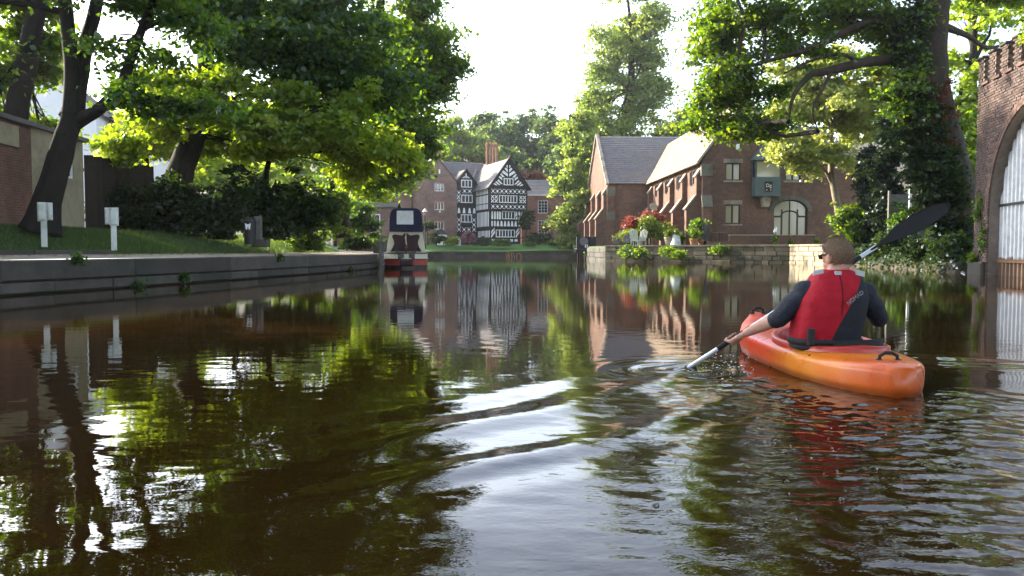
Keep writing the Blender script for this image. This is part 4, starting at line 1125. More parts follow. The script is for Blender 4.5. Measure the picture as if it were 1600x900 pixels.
# arched doors
AD = link('arched_door', MB().box((5.5,.2,0),(5.6,.3,2.6)).box((8.0,.2,0),(8.1,.3,2.6)).box((6.15,.2,0),(6.25,.3,2.75)).box((7.35,.2,0),(7.45,.3,2.75)).box((6.76,.2,0),(6.84,.3,3.4)).box((5.6,.205,2.15),(6.15,.295,2.28)).box((7.45,.205,2.15),(8.0,.295,2.28)).mesh('arched_door', M['dark_frame']), HL)
for f, zz in ((1.0, 0), (.50, -.05)):
    pts = [(6.8+1.3*f*math.cos(math.pi*i/14), .25, (2.6 if f == 1 else 2.28)+.85*(f if f == 1 else .42)*math.sin(math.pi*i/14)) for i in range(15)]
    MB().tube(pts, .06, 6).build('arch_frame', M['dark_frame'], AD)
for a, b, h0 in ((5.6,6.15,2.15),(6.25,6.76,2.45),(6.84,7.35,2.45),(7.45,8.0,2.15)):
    MB().box((a,.26,.1),(b,.268,h0)).build('pane', M['glass_warm'], AD)
for a, b in ((5.6,6.2),(6.22,6.78),(6.82,7.38),(7.4,8.0)):
    pl = [(a,2.45 if 6.2 < (a+b)/2 < 7.4 else 2.25),(b,2.45 if 6.2 < (a+b)/2 < 7.4 else 2.25)]
    for x in (b, (a+b)/2, a): pl.append((x, 2.6+.85*math.sqrt(max(0, 1-((x-6.8)/1.3)**2))-.03))
    MB().prism(pl, .255, .262).build('pane', M['glass_warm'], AD)
AR = MB()
for i in range(17):
    a0 = math.pi*i/17+.01; a1 = math.pi*(i+1)/17-.01
    AR.prism([(6.8+1.32*math.cos(a0),2.6+.87*math.sin(a0)),(6.8+1.62*math.cos(a0),2.6+1.2*math.sin(a0)),(6.8+1.62*math.cos(a1),2.6+1.2*math.sin(a1)),(6.8+1.32*math.cos(a1),2.6+.87*math.sin(a1))][::-1], -.05, .1)
AR.build('arch_surround', M['stone_mossy'], HL)
# oriel bay
OB = MB()
OB.prism([(3.8,3.67),(5.7,3.67),(5.7,5.1),(3.8,5.1)], -.85, .0)
for x in (3.8,5.6): OB.box((x,-.85,5.1),(x+.1,-.75,6.3))
OB.box((3.8,-.86,6.22),(5.7,-.0,6.34)); OB.box((3.8,-.1,5.1),(3.9,0,6.3)); OB.box((5.6,-.1,5.1),(5.7,0,6.3))
ob = OB.build('oriel_bay', M['lead'], HL)
MB().box((3.9,-.82,5.1),(5.6,-.81,6.22)).build('pane', M['glass_warm'], ob)
MB().box((3.83,-.74,5.1),(3.84,-.1,6.22)).build('pane', M['glass'], ob); MB().box((5.66,-.74,5.1),(5.67,-.1,6.22)).build('pane', M['glass'], ob)
m = MB(); m.add([(3.6,-1.05,6.34),(5.9,-1.05,6.34),(5.9,0,6.34),(3.6,0,6.34),(4.35,-.25,7.45),(5.15,-.25,7.45),(5.15,0,7.45),(4.35,0,7.45)], [(0,1,5,4),(1,2,6,5),(3,0,4,7),(4,5,6,7),(3,2,1,0)])
m.build('bay_roof', M['lead'], ob)
m = MB(); m.prism([(4.4,3.67),(4.55,2.9),(4.95,2.9),(5.1,3.67)][::-1], -.6, 0); m.build('bracket', M['stone_trim'], ob)
sg = MB().box((4.5,-.89,4.0),(5.05,-.853,4.75)).build('sign_board', M['black_metal'], ob)
def text(name, body, size, mat, parent, mat4):
    cu = bpy.data.curves.new(name, 'FONT'); cu.body = body; cu.size = size; cu.extrude = .003; cu.align_x = 'CENTER'; cu.align_y = 'CENTER'
    tmp = bpy.data.objects.new('tmp', cu); C.objects.link(tmp)
    dgp = bpy.context.evaluated_depsgraph_get()
    me = bpy.data.meshes.new_from_object(tmp.evaluated_get(dgp)); bpy.data.objects.remove(tmp)
    me.materials.clear(); me.materials.append(mat)
    o = link(name, me, parent); o.matrix_local = mat4
    return o
text('lettering', 'Dg', .36, M['text_gold'], sg, Matrix.Translation((4.78,-.896,4.45)) @ Matrix.Rotation(math.pi/2, 4, 'X'))
for x in (4.64, 4.93):
    mm = MB(); pts = []
    for i in range(10):
        r = .06 if i % 2 == 0 else .026; a = math.pi/2 + i*math.pi/5
        pts.append((x+r*math.cos(a), 4.13+r*math.sin(a)))
    mm.prism(pts, -.897, -.892).build('star', M['text_gold'], sg)
MB().box((2.55,-.12,7.2),(2.8,-.01,7.6)).build('alarm_box', M['white_paint'], HL)
# buttresses
prof = [(0,0),(-1.12,0),(-1.12,2.75),(-.38,3.75),(-.38,5.2),(0,5.8)]
def buttress(parent, y, x=0, sc=1.0, th=.6):
    b = MB(); p = [(x+a*1, z*sc) for a, z in prof]
    b.prism(p[::-1], y-th/2, y+th/2)
    o = b.build('buttress', M['brick_hall'], parent)
    for (a, za), (c, zc) in ((p[2], p[3]), (p[4], p[5])):
        dv = Vector((c-a, 0, zc-za)).normalized(); up = Vector((-dv.z, 0, dv.x))
        MB().bar((a-.06+up.x*.04, y, za-.05+up.z*.04), (c+up.x*.04, y, zc+up.z*.04), th+.1, .12, up).build('weathering', M['stone_trim'], o)
    return o
for y in (.33,4.7,9.1,13.5,17.9): buttress(HL, y)
# front corner pier and quoins
fp = MB().prism([(-.02,0),(.62,0),(.62,EZ),(-.02,EZ)], -.28, -.0).build('corner_pier', M['brick_hall'], HL)
MB().add([(-.05,-.65,0),(.65,-.65,0),(.65,-.28,0),(-.05,-.28,0),(-.05,-.65,2.9),(.65,-.65,2.9),(.65,-.28,3.7),(-.05,-.28,3.7)], [(0,1,5,4),(1,2,6,5),(3,0,4,7),(4,5,6,7)]).build('pier_base', M['brick_hall'], fp)
MB().bar((.3,-.68,2.86),(.3,-.28,3.76),.78,.12).build('weathering', M['stone_mossy'], fp)
MB().box((-.12,-.36,5.2),(.72,.0,6.1)).build('kneeler', M['stone_mossy'], fp)
# roofs
m = MB()
slope(m, (-.45,-.25,EZ-.25),(-.45,21,EZ-.25),(AX,30,AZ),(AX,-.25,AZ), 22)
slope(m, (GW+.45,30,EZ-.25),(GW+.45,-.25,EZ-.25),(AX,-.25,AZ),(AX,30,AZ), 18)
m.build('roof', M['slate_warm'], HL)
m = MB()
slope(m, (GW-1.5,-.35,EZ-.1),(LW+.4,-.35,EZ-.1),(LW-2,4.5,9.6),(GW-1.5,4.5,9.6), 16)
slope(m, (LW+.4,-.35,EZ-.1),(LW+.4,9,EZ-.1),(LW-2,4.5,9.6),(LW-2,4.5,9.6), 16)
m.build('side_roof', M['slate'], HL)
MB().bar((-.45,-.36,EZ-.2),(AX,-.36,AZ+.12),.16,.2,(0,1,0)).bar((GW+.45,-.36,EZ-.2),(AX,-.36,AZ+.12),.16,.2,(0,1,0)).build('verge_stone', M['stone_trim'], HL)
# cross wing at the far end
CX = thing('cross_wing', 'taller slate-roofed cross wing at the far end of the brick hall', 'building', (HL.location.x-19*math.sin(R(1.8)), 79, 1.15), R(1.8))
m = MB()
m.add([(-4.2,0,0),(3,0,0),(3,0,6.4),(-4.2,0,6.4)], [(0,1,2,3)])
m.add([(-4.2,15,0),(-4.2,0,0),(-4.2,0,6.4),(-4.2,7.5,11.9),(-4.2,15,6.4)], [(0,1,2,3,4)])
m.add([(12,15,0),(-4.2,15,0),(-4.2,15,6.4),(12,15,6.4)], [(0,1,2,3)])
m.build('wall', M['brick_hall'], CX)
for y in (.45,4.9,9.4,13.9): buttress(CX, y, -4.2)
MB().box((-4.25,-.2,0),(-3.5,-.0,6.0)).build('corner_pier', M['brick_hall'], CX)
for z in (2.6,5.0): MB().box((-4.28,-.26,z),(-3.45,-.005,z+.85)).build('quoin', M['stone_mossy'], CX)
m = MB(); slope(m, (-4.1,-.3,6.2),(9,-.3,6.2),(9,7.5,11.9),(-4.1,7.5,11.9), 24); slope(m, (9,15.3,6.2),(-4.1,15.3,6.2),(-4.1,7.5,11.9),(9,7.5,11.9), 16); m.build('roof', M['slate'], CX)
MB().bar((-4.25,-.35,6.15),(-4.25,7.5,12.1),.3,.2).bar((-4.25,15.35,6.15),(-4.25,7.5,12.1),.3,.2).build('verge_stone', M['stone_trim'], CX)
MB().bar((-.3,-.35,6.35),(3.0,4.9,10.3),.22,.05).build('valley_lead', M['stone_trim'], CX)

# ---------------------------------------------------------------- garden of the hall
GZ_ = 1.155
def gp(px, D): 
    p = at(px, 391, D); return (p.x, p.y, GZ_)
for i, (px, py, D, rx, ry, nn, lf, lb_) in enumerate([
    (992,350,62.5,18,12,7000,'leaf_red','red-leaved japanese maple in front of the buttresses'), (1016,340,63,14,10,4500,'leaf_red','smaller red maple bough above the yellow shrub'),
    (984,366,61,12,10,5000,'leaf_limebush','yellow-leaved shrub by the white garden chairs'), (1012,358,61.5,16,20,8000,'leaf_limebush','golden-green shrub among the buttresses'), (1040,360,61,7,13,3000,'leaf_limebush','slim green shrub between two sunlit buttresses'),
    (1092,352,59,5,17,2000,'leaf_mid','climbing plant beside the dark obelisk')]):
    bush('garden_shrub', lb_, px, py, D, rx, ry, nn, .15, lf, 400+i, 'shrubs in the hall garden', base=1.15, clump=.5)
for i, (px, py, D, rx, ry) in enumerate([(984,392,58.6,10,14),(1000,392,57.8,7,10),(1045,392,56.6,7,10),(1058,397,55.6,9,8),(1125,388,54.5,10,6),(925,395,72,10,9)]):
    lbs = ['leafy clump hanging on the canal wall below the white chairs','smaller leafy clump right of it on the canal wall','fern clump on the canal wall below the plant pots','low weeds on the canal wall right of the ferns','ivy patch on top of the canal wall below the obelisk','weeds against the timber jetty']
    bush('wall_plant', lbs[i], px, py, D-.45, rx, ry, 1100, .13, 'leaf_mid', 420+i, 'plants on the canal wall', base=.3, clump=.42, cat='plant', depth=.45)
def pot(px, D, r, h, lb_, mat='terracotta', plant=None, sd=0):
    t = thing('plant_pot', lb_, 'pot', gp(px, D), 0, 'garden pots')
    MB().lathe([(r*.65,0),(r*.9,h*.8),(r,h*.82),(r,h),(r*.88,h),(r*.85,h*.9)], n=14).build('pot', M[mat], t, smooth=False)
    if plant:
        V, Q, T, _ = leaves([((0,0,h+.25),(r*1.2,r*1.2,.35),1)], 900, .12, sd, .2, .8, 50)
        link('foliage', np_mesh('foliage', V, Q, M[plant], T), t)
pot(1045, 58.4, .36, .62, 'pale stone pot left of the white urn', 'stone_trim', 'leaf_limebush', 1)
pot(1084, 58, .34, .5, 'terracotta pot beside the dark obelisk', 'terracotta', 'leaf_mid', 2)
pot(1095, 58.2, .26, .42, 'small terracotta pot against the obelisk base', 'terracotta')
pot(1062, 59.5, .24, .4, 'grey pot in front of a sunlit buttress', 'stone_dark', 'leaf_mid', 3)
UR = thing('garden_urn', 'white tapered garden urn near the plant pots', 'urn', gp(1056, 58))
MB().lathe([(.42,0),(.34,.3),(.24,.75),(.16,.8),(.2,.85)], n=12).build('bowl', M['post_paint'], UR)
V, Q, T, _ = leaves([((0,0,.98),(.22,.22,.18),1)], 700, .1, 5, .15, .8, 50); link('foliage', np_mesh('foliage', V, Q, M['leaf_limebush'], T), UR)
def chair(px, D, rz, lb_):
    t = thing('garden_chair', lb_, 'chair', gp(px, D), rz, 'white garden chairs')
    MB().box((-.28,-.28,.36),(.28,.26,.42)).build('seat', M['post_paint'], t)
    for k in range(5):
        x = -.24+.12*k; MB().bar((x,.24,.40),(x*1.15,.50,1.08+.08*(2-abs(k-2))),.10,.03,(0,1,0)).build('back_slat', M['post_paint'], t)
    for sx in (-1,1):
        MB().box((sx*.27-.03,-.28,0),(sx*.27+.03,-.22,.6)).build('leg', M['post_paint'], t)
        MB().box((sx*.27-.03,.2,0),(sx*.27+.03,.26,.42)).build('leg', M['post_paint'], t)
        MB().box((sx*.29-.07,-.32,.6),(sx*.29+.07,.34,.63)).build('armrest', M['post_paint'], t)
chair(993, 59.5, R(150), 'white slatted garden chair facing the yellow shrub'); chair(1001, 59.8, R(205), 'white slatted garden chair right of its twin by the yellow shrub')
def disc(px, py, D, r, lb_, mat, stem=True):
    p = at(px, py, D)
    t = thing('disc_lamp', lb_, 'lamp', (p.x, p.y, GZ_), 0, 'round disc lamps in the garden')
    MB().tube([(0,0,0),(0,0,p.z-GZ_)], .035, 8).build('stem', M['black_metal'], t)
    m = MB(); m.m = Matrix.Translation((0,-.06,p.z-GZ_)) @ Matrix.Rotation(R(78),4,'X')
    m.lathe([(r*.3,-.1),(r*.85,-.03),(r,.03),(r*.97,.05),(r*.2,.02)], n=20).build('disc', M[mat], t)
disc(1021, 323, 62, .29, 'pale round disc on a tall stem against the buttresses', 'stone_trim')
disc(980, 373, 60, .33, 'grey round disc on a short stem left of the white chairs', 'slate'); disc(963, 376, 61, .3, 'dark round disc near the cross wing corner', 'slate')
OBK = thing('obelisk', 'tall dark tapered garden obelisk in front of the hall corner', 'obelisk', gp(1102, 58.5))
MB().lathe([(.42,0),(.42,.12),(.34,.14),(.28,.7),(.20,1.55),(.12,1.62)], n=4).build('shaft', M['black_metal'], OBK); MB().lathe([(.1,1.62),(.13,1.72),(.07,1.82),(.02,2.0)], n=10).build('finial', M['stone_trim'], OBK)
TB = thing('garden_table', 'slim dark table on a single leg before the hall window', 'table', gp(1124, 58.7))
MB().lathe([(.22,0),(.03,.05),(.03,.95)], n=10).build('leg', M['black_metal'], TB); MB().lathe([(.42,.95),(.42,.99)], n=16).build('table_top', M['slate'], TB)
GW_ = thing('garden_wall', 'low brick garden wall with pale coping before the arched doors', 'wall', gp(1140, 57.6))
MB().box((0,0,0),(6.2,.35,.72)).box((-1.6,.0,0),(0,.33,.32)).build('wall', M['brick_hall'], GW_)
course(GW_, 'coping_stone', [(0,0),(6.2,0)], .72, .80, (.6,.9), .4, M['stone_trim'], seed=81, proud=.05)
for px, h, lb_ in ((1211,1.25,'tall white flower spike at the garden wall'),(1235,.8,'short flower clump in front of the arched doors'),(1276,.9,'green stems at the right end of the garden wall')):
    V, Q, T, _ = leaves([((0,0,h*.35),(.18,.18,h*.3),1)], 300, .12, 6, .15, 1, 40)
    t = thing('flower_plant', lb_, 'plant', gp(px, 56.8), 0, 'flowers by the garden wall'); link('foliage', np_mesh('foliage', V, Q, M['leaf_mid'], T), t)
    MB().tube([(0,0,0),(.03,0,h)], .015, 5).build('stem', M['leaf_mid'], t)
    m = MB(); rr = random.Random(px)
    for i in range(9): m.ball((rr.uniform(-.12,.12), rr.uniform(-.1,.1), h-.3+rr.uniform(0,.4)), .06, 6, 4)
    if h > 1: m.build('blossom', M['white_paint'], t)
# timber jetty with planters at the left end of the wall
JT = thing('jetty', 'dark timber jetty on piles at the corner of the cross wing', 'jetty', (6.75,73,0))
for i in range(7): MB().box((-.9+.42*i,-1.3,.92),(-.9+.42*i+.4,2,1.0)).build('plank', M['wood'], JT)
for i in range(9): MB().lathe([(.085,-.8),(.08,.62)], n=8).build('pile', M['wood'], JT, loc=(-.8+.22*i,-1.15,0))
course(JT, 'beam', [(-1.1,-1.35),(2.1,-1.35)], .6, .92, (1.4,1.7), .3, M['wood'], seed=83)
PB = thing('planter_box', 'square black planter boxes with lamp on the timber jetty', 'planter', (6.2,72.6,1.0))
MB().cham((-.35,-.3,0),(.75,.3,1.05),.03).build('box', M['black_metal'], PB); MB().cham((.78,-.3,0),(1.45,.3,1.05),.03).build('box', M['black_metal'], PB)
m = MB(); m.m = Matrix.Translation((.3,-.36,.62)) @ Matrix.Rotation(R(82),4,'X'); m.lathe([(.1,-.05),(.36,0),(.38,.04)], n=18).build('disc', M['slate'], PB)
for x in (.45,.62): MB().lathe([(.05,0),(.05,.28)], n=8).build('bottle', M['white_paint'], PB, loc=(x,-.42,.05))

# ---------------------------------------------------------------- battlemented boathouse tower on the right
tw_rz = math.atan2(-.98, -.196)
TWR = thing('boathouse_tower', 'battlemented brick boathouse tower with a tall arched gateway', 'tower', (15.98,27.6,0), tw_rz)
A0, A1, ZS, RI, TOP = 1.2, 7.4, 2.0, 3.2, 7.3
m = MB()
pock = [(.45+.95*i, .95+.95*i, 6.45, TOP) for i in range(12)]
wall_holes(m, 0, A0, -1, 6.1, .03, []); wall_holes(m, A1, 13, -1, 6.1, .03, [])
arch_strips(m, A0, A1, ZS, RI, 6.1, .03, .55, 26)
wall_holes(m, 0, 13, 6.1, TOP, .03, pock, .32)
m.add([(0,6,-1),(0,.03,-1),(0,.03,TOP),(0,6,TOP)], [(0,1,2,3)])
m.add([(0,.34,TOP-.02),(13,.34,TOP-.02),(13,6,TOP+1.2),(0,6,TOP+1.2)], [(0,1,2,3)]); m.add([(13,.03,-1),(13,6,-1),(13,6,TOP),(13,.03,TOP)], [(0,1,2,3)])
m.build('wall_core', M['brick_back'], TWR)
def arch_z(x):
    k = (x-(A0+A1)/2)/((A1-A0)/2)
    return -9 if abs(k) > 1 else ZS+RI*math.sqrt(1-k*k)
BW, BHh = .245, .088
bricks = []
row = 0; z = -.25
while z < TOP-.02:
    x = -.02 + (BW/2 if row % 2 else 0); first = True
    x -= BW if row % 2 else 0
    while x < 5.3:
        xa = max(x, -.02); xb = x+BW
        if xb-xa > .06:
            cx = (xa+xb)/2
            az = arch_z(cx); 
            near_arch = any(z < arch_z(q)+.26 for q in (xa, xb, cx)) or (xb > A0-.26 and xb < A0+.05 and z < ZS)
            inpock = any(a < cx < b and c-.04 < z+.04 < d for a, b, c, d in pock)
            if not near_arch and not inpock and not (cx > A0-.24 and z < ZS): bricks.append((xa, xb, z))
        x += BW
    z += BHh; row += 1
bricks.sort(key=lambda b: -(b[0] if b[0] < 3.7 else -b[0]))
rr = random.Random(5)
bm_ = [MB().cham((0,0,0),(BW-.012,.1,BHh-.012),.008).mesh('brick', M['brick']) for _ in range(1)]
rest = MB(); nb = 0
for xa, xb, z in bricks:
    pr = rr.uniform(-.014,.010)
    if nb < 300 and abs(xb-xa-BW) < 1e-4 and .0 < xa < 3.7:
        link('brick', bm_[0], TWR, (xa, pr, z)); nb += 1
    else: rest.cham((xa,pr,z),(xb-.012,pr+.1,z+BHh-.012),.008)
tag(rest.build('brickwork', M['brick']  , TWR), kind='stuff')
# side return of the tower (narrow, facing away) keeps a plain brick skin
for i in range(46):      # arch ring
    for ring in range(2):
        a0 = math.pi*i/46; a1 = math.pi*(i+.93)/46
        hw = (A1-A0)/2; cx = (A0+A1)/2
        r0 = .125*ring+.005; r1 = .125*(ring+1)-.005
        pl = [(cx+(hw+r)*math.cos(a), ZS+(RI+r)*math.sin(a)) for a, r in ((a0,r0),(a0,r1),(a1,r1),(a1,r0))]
        if pl[0][0] > 5.6: continue
        MB().prism(pl[::-1], -.03+rr.uniform(-.006,.006), .2).build('arch_brick', M['brick_edge'], TWR)
z = -.25
while z < ZS-.02:
    MB().cham((A0-.245,-.02+rr.uniform(-.01,.01),z),(A0-.005,.3,z+BHh*1.0-.012),.008).build('jamb_brick', M['brick_edge'], TWR); z += BHh
MB().cham((-.14,-.16,-.6),(A0-.05,.3,.42),.05).build('plinth', M['stone_dark'], TWR)
for i in range(13): MB().cham((-.06+.95*i,-.06,TOP),(.47+.95*i,.36,TOP+.07),.015).build('merlon_cap', M['stone_dark'], TWR)
for i in range(13): MB().box((.40+.95*i,-.07,6.36),(1.0+.95*i,.05,6.44)).build('corbel', M['brick_edge'], TWR)
# corrugated gate
tg = NT('gate_metal'); p = tg.coords('obj'); sx = tg.node('ShaderNodeSeparateXYZ'); tg.put(p, sx.inputs[0])
nz = tg.noise(p, 1.6, 6, .7)
edge = tg.math('ADD', sx.outputs[2], tg.math('MULTIPLY', nz, -.7))
rust = tg.ramp(edge, [(.12, (1,1,1)), (.22, (0,0,0))])
c_ = tg.ramp(tg.noise(p, 3.0, 6, .7), [(.3, (.38,.40,.42)), (.7, (.62,.63,.63))])
tg.set(Base_Color=tg.mix(rust, c_, (.13,.075,.045)), Roughness=.55)
tg.bump(tg.noise(p, 14, 4, .6), .25, .01)
GT = thing('boathouse_gate', 'rust-stained pale corrugated metal gate filling the tower archway', 'gate', (15.98,27.6,0), tw_rz)
x = A0
per = .30
while x < A1-.01:
    m = MB(); x1 = min(x+per*3, A1); k = 0; pts = []
    xx_ = x
    while xx_ < x1-1e-6:
        for dx, dy in ((0,0),(.06,0),(.10,.07),(.22,.07),(.26,0)):
            if xx_+dx <= x1: pts.append((xx_+dx, .34+dy))
        xx_ += per
    pts.append((x1, .34))
    for (a, ya), (b, yb) in zip(pts, pts[1:]):
        za = max(arch_z(min(max(a, A0+.01), A1-.01)), .1)+.05; zb = max(arch_z(min(max(b, A0+.01), A1-.01)), .1)+.05
        m.add([(a,ya,-.15),(b,yb,-.15),(b,yb,zb),(a,ya,za)], [(0,1,2,3)])
    m.build('gate_sheet', tg.mat, GT)
    x = x1
MB().box((A0+.05,.30,2.25),(3.2,.335,2.33)).build('brace', M['black_metal'], GT)
MB().box((A0+.02,.29,.42),(A1,.335,.52)).build('bottom_rail', plain('rusty_rail', (.16,.08,.04), .9, .4, 6), GT)
V, Q, T, _ = leaves([((6.0,-.15,7.1),(1.3,.3,.6),2), ((4.6,-.1,7.25),(.5,.2,.25),.4), ((7.5,-.2,6.6),(1.2,.3,.9),1)], 9000, .12, 31, .22, 1, 60)
CR = thing('creeper', 'leafy creeper hanging over the parapet of the tower', 'creeper', (15.98,27.6,0), tw_rz)
link('foliage', np_mesh('foliage', V, Q, M['leaf_lime'], T), CR)
MB().tube([(4.0,.3,TOP+.02),(6,.0,7.3),(7.5,-.1,6.6)], .03, 6).build('stem', M['bark'], CR)
V, Q, T, _ = leaves([((.5,-.06,2.2),(.25,.05,.5),1), ((.9,-.06,1.2),(.3,.05,.5),1), ((.3,-.1,.55),(.35,.08,.2),1)], 900, .1, 33, .12, 1, 30)
IV = thing('wall_ivy', 'sparse ivy growing up the corner pier of the tower', 'ivy', (15.98,27.6,0), tw_rz)
link('foliage', np_mesh('foliage', V, Q, M['leaf_mid'], T), IV); MB().tube([(.4,-.03,.3),(.8,-.03,1.3),(.5,-.03,2.4)], .012, 5).build('stem', M['bark'], IV)

# white pole and panel fence on the right bank
wp = at(1421, 352, 39)
WP = thing('white_pole', 'white painted pole standing in the undergrowth behind the paddle blade', 'pole', (wp.x, 39, 1.1))
MB().lathe([(.07,0),(.065,3.1),(.075,3.12),(.06,3.2)], n=10).build('shaft', M['post_paint'], WP); MB().lathe([(.12,-.2),(.12,.1)], n=10).build('base', M['concrete'], WP)
FN = thing('panel_fence', 'grey concrete panel fence behind the great trunk', 'fence', (19.6,41.5,1.2))
for i in range(3):
    for k in range(4): MB().cham((1.5*i,0,.05+.62*k),(1.5*i+1.44,.06,.05+.62*k+.60),.015).build('panel', M['concrete'], FN)
for i in range(4): MB().box((1.5*i-.07,-.05,-.2),(1.5*i+.05,.1,2.7)).build('post', M['concrete'], FN)

# ---------------------------------------------------------------- outbuilding, fence and white house on the left
SH = thing('outbuilding', 'low outbuilding, dark brick then cream render, behind the leaning tree', 'outbuilding', (-13.5,15,1.3), R(94.5))
m = MB(); wall_holes(m, 0, 8.7, -.4, 3.15, 0, []); m.add([(0,4,-.4),(0,0,-.4),(0,0,3.15),(0,4,3.15)], [(0,1,2,3)]); m.build('brick_wall', M['brick_shed'], SH)
m = MB(); wall_holes(m, 8.7, 12.04, -.4, 3.15, .0, [(10.35,11.35,1.85,2.5)], .15); m.add([(12.04,0,-.4),(12.04,4,-.4),(12.04,4,3.15),(12.04,0,3.15)], [(0,1,2,3)]); m.build('rendered_wall', M['render_cream'], SH)
window(SH, 10.35, 0, 1.85, 1.0, .65, 2, 1, 'white_paint', 'glass', inset=.04, fr=.08)
MB().box((-.2,-.15,3.15),(12.2,4.1,3.28)).build('roof', M['slate'], SH)
MB().box((6.5,-.05,2.45),(7.95,-.005,3.05)).build('board', M['render_cream'], SH)
FE = thing('board_fence', 'dark wooden board fence between outbuilding and hedge', 'fence', (-14.5,27.2,1.3), R(82))
for i in range(26): MB().box((.155*i,0,0),(.155*i+.145,.025,2.75+.02*(i%3))).build('board', M['wood'], FE)
for z in (.5,2.2): MB().box((0,.03,z),(4.1,.08,z+.1)).build('rail', M['wood'], FE)
w0 = at(60, 391, 50)
WH = thing('white_house', 'white rendered house with grey slate roof seen through the left branches', 'house', (w0.x-4, 50, 1.5), R(12))
m = MB(); wall_holes(m, 0, 7.2, 0, 8.2, 0, [(5.2,6.1,5.3,6.8),(1.2,2.2,5.3,6.8)]); m.add([(0,0,8.2),(7.2,0,8.2),(3.6,0,11.2)], [(0,1,2)]); m.add([(7.2,0,0),(7.2,10,0),(7.2,10,8.2),(7.2,0,8.2)], [(0,1,2,3)])
wall_holes(m, 7.2, 11.2, 0, 7.0, 1.2, [(8.0,8.5,4.6,6.2)]); m.add([(11.2,1.2,0),(11.2,9,0),(11.2,9,7.0),(11.2,1.2,7.0)], [(0,1,2,3)])
m.build('wall', M['render_white'], WH)
for a, b, c, d, y in ((5.2,6.1,5.3,6.8,0),(1.2,2.2,5.3,6.8,0),(8.0,8.5,4.6,6.2,1.2)): window(WH, a, y, c, b-a, d-c, 1, 2, 'white_paint', 'glass')
m = MB(); slope(m, (-.4,-.3,8.0),(-.4,10,8.0),(3.6,10,11.3),(3.6,-.3,11.3), 12); slope(m, (7.6,10,8.0),(7.6,-.3,8.0),(3.6,-.3,11.3),(3.6,10,11.3), 12); slope(m, (7.2,.9,6.9),(11.5,.9,6.9),(10,4,8.6),(7.2,4,8.6), 8); slope(m, (11.5,.9,6.9),(11.5,8,6.9),(10,4,8.6),(10,4,8.6), 8); m.build('roof', M['slate'], WH)
MB().tube([(9.4,1.1,6.8),(9.7,1.1,6.5),(9.75,1.1,0)], .06, 8).build('downpipe', M['black_metal'], WH); MB().box((7.2,.8,6.8),(11.4,.95,6.92)).build('gutter', M['black_metal'], WH)
chimney(WH, 3.6, 5, 10.6, 13, 1.2, .7, 'brick_house', 2)

def verge_z(x, y):
    return None
def service_post(px, py, D, mir, lb_):
    p = at(px, py, D)
    t = thing('service_post', lb_, 'post', (p.x, p.y, p.z), R(20), 'white service posts')
    MB().cham((-.06,-.05,-.3),(.06,.05,.36),.012).build('post', M['post_paint'], t)
    a = -1 if mir else 1
    MB().cham((a*-.02-.10,-.09,.30),(a*-.02+.09,.09,.74),.045).build('cabinet', M['post_paint'], t)
    MB().cham((a*.13-.055,-.07,.33),(a*.13+.055,.07,.735),.04).build('side_cabinet', M['post_paint'], t)
    MB().box((a*-.02-.06,-.094,.42),(a*-.02+.05,-.091,.66)).build('door_panel', M['post_paint'], t)
service_post(69, 366, 18.6, False, 'white service post in front of the leaning trunk'); service_post(178, 372, 19.4, True, 'white service post standing on open grass right of the trunk')
bp = at(391, 377, 27.5)
BN = thing('litter_bin', 'black litter bin with white emblem on the verge', 'bin', (bp.x, bp.y, bp.z))
MB().lathe([(.19,-.1),(.2,.05),(.21,.62),(.22,.64),(.22,.68),(.16,.80),(.05,.84)], n=16).build('bin_body', M['black_metal'], BN)
m = MB(); m.prism([(-.10,.62),(-.07,.40),(-.03,.40),(0,.52),(.03,.40),(.07,.40),(.10,.62),(.03,.58),(-.03,.58)], -.225, -.215); m.build('emblem', M['white_paint'], BN)
bp = at(404, 377, 27.6)
ST = thing('stone_post', 'square grey stone post beside the litter bin', 'post', (bp.x, bp.y, bp.z))
MB().cham((-.11,-.11,-.2),(.11,.11,.86),.02).build('shaft', M['concrete'], ST); MB().cham((-.2,-.18,-.2),(.35,.2,.06),.03).build('base', M['stone_dark'], ST)

# ---------------------------------------------------------------- grass blades and litter on the path
rs = np.random.RandomState(3)
QA = np.array(QF)
def verge_pts(n, d0, d1, y0, y1):
    out = []
    yy = rs.uniform(y0, y1, n); dd = rs.uniform(d0, d1, n)
    xq = np.interp(yy, QA[:,1], QA[:,0])
    x = xq - dd*.985
    z = np.interp(dd, [2.5,2.7,3.3,4.2,5.3,6.5], [.66,.75,.92,1.14,1.36,1.45])
    return np.stack([x, yy + dd*.15, z], 1)
P = np.concatenate([verge_pts(42000, 2.65, 6.4, 11, 24), verge_pts(26000, 2.55, 6.4, 24, 48)])
h = rs.uniform(.05, .16, len(P)); a = rs.uniform(0, 6.28, len(P)); w = .012
ln = rs.normal(size=(len(P),2))*.05
b0 = P + np.stack([np.cos(a)*w, np.sin(a)*w, 0*a-.02], 1); b1 = P - np.stack([np.cos(a)*w, np.sin(a)*w, 0*a+.02], 1)
tp3 = P + np.stack([ln[:,0], ln[:,1], h], 1)
V = np.stack([b0, b1, tp3], 1).reshape(-1,3)
go = link('verge_grass', np_mesh('verge_grass', V, np.arange(len(V)).reshape(-1,3), M['blade'], rs.uniform(0,1,len(P)), corners=3))
tag(go, 'short green grass on the verge behind the towpath', 'grass', kind='stuff')
P = verge_pts(900, .35, 2.2, 10, 40); P[:,2] = .70
s_ = rs.uniform(.02,.05,len(P))[:,None]; a = rs.uniform(0,6.28,len(P)); u = np.stack([np.cos(a),np.sin(a),.2*np.sin(a*3)],1); v = np.stack([-np.sin(a),np.cos(a),.2*np.cos(a*2)],1)
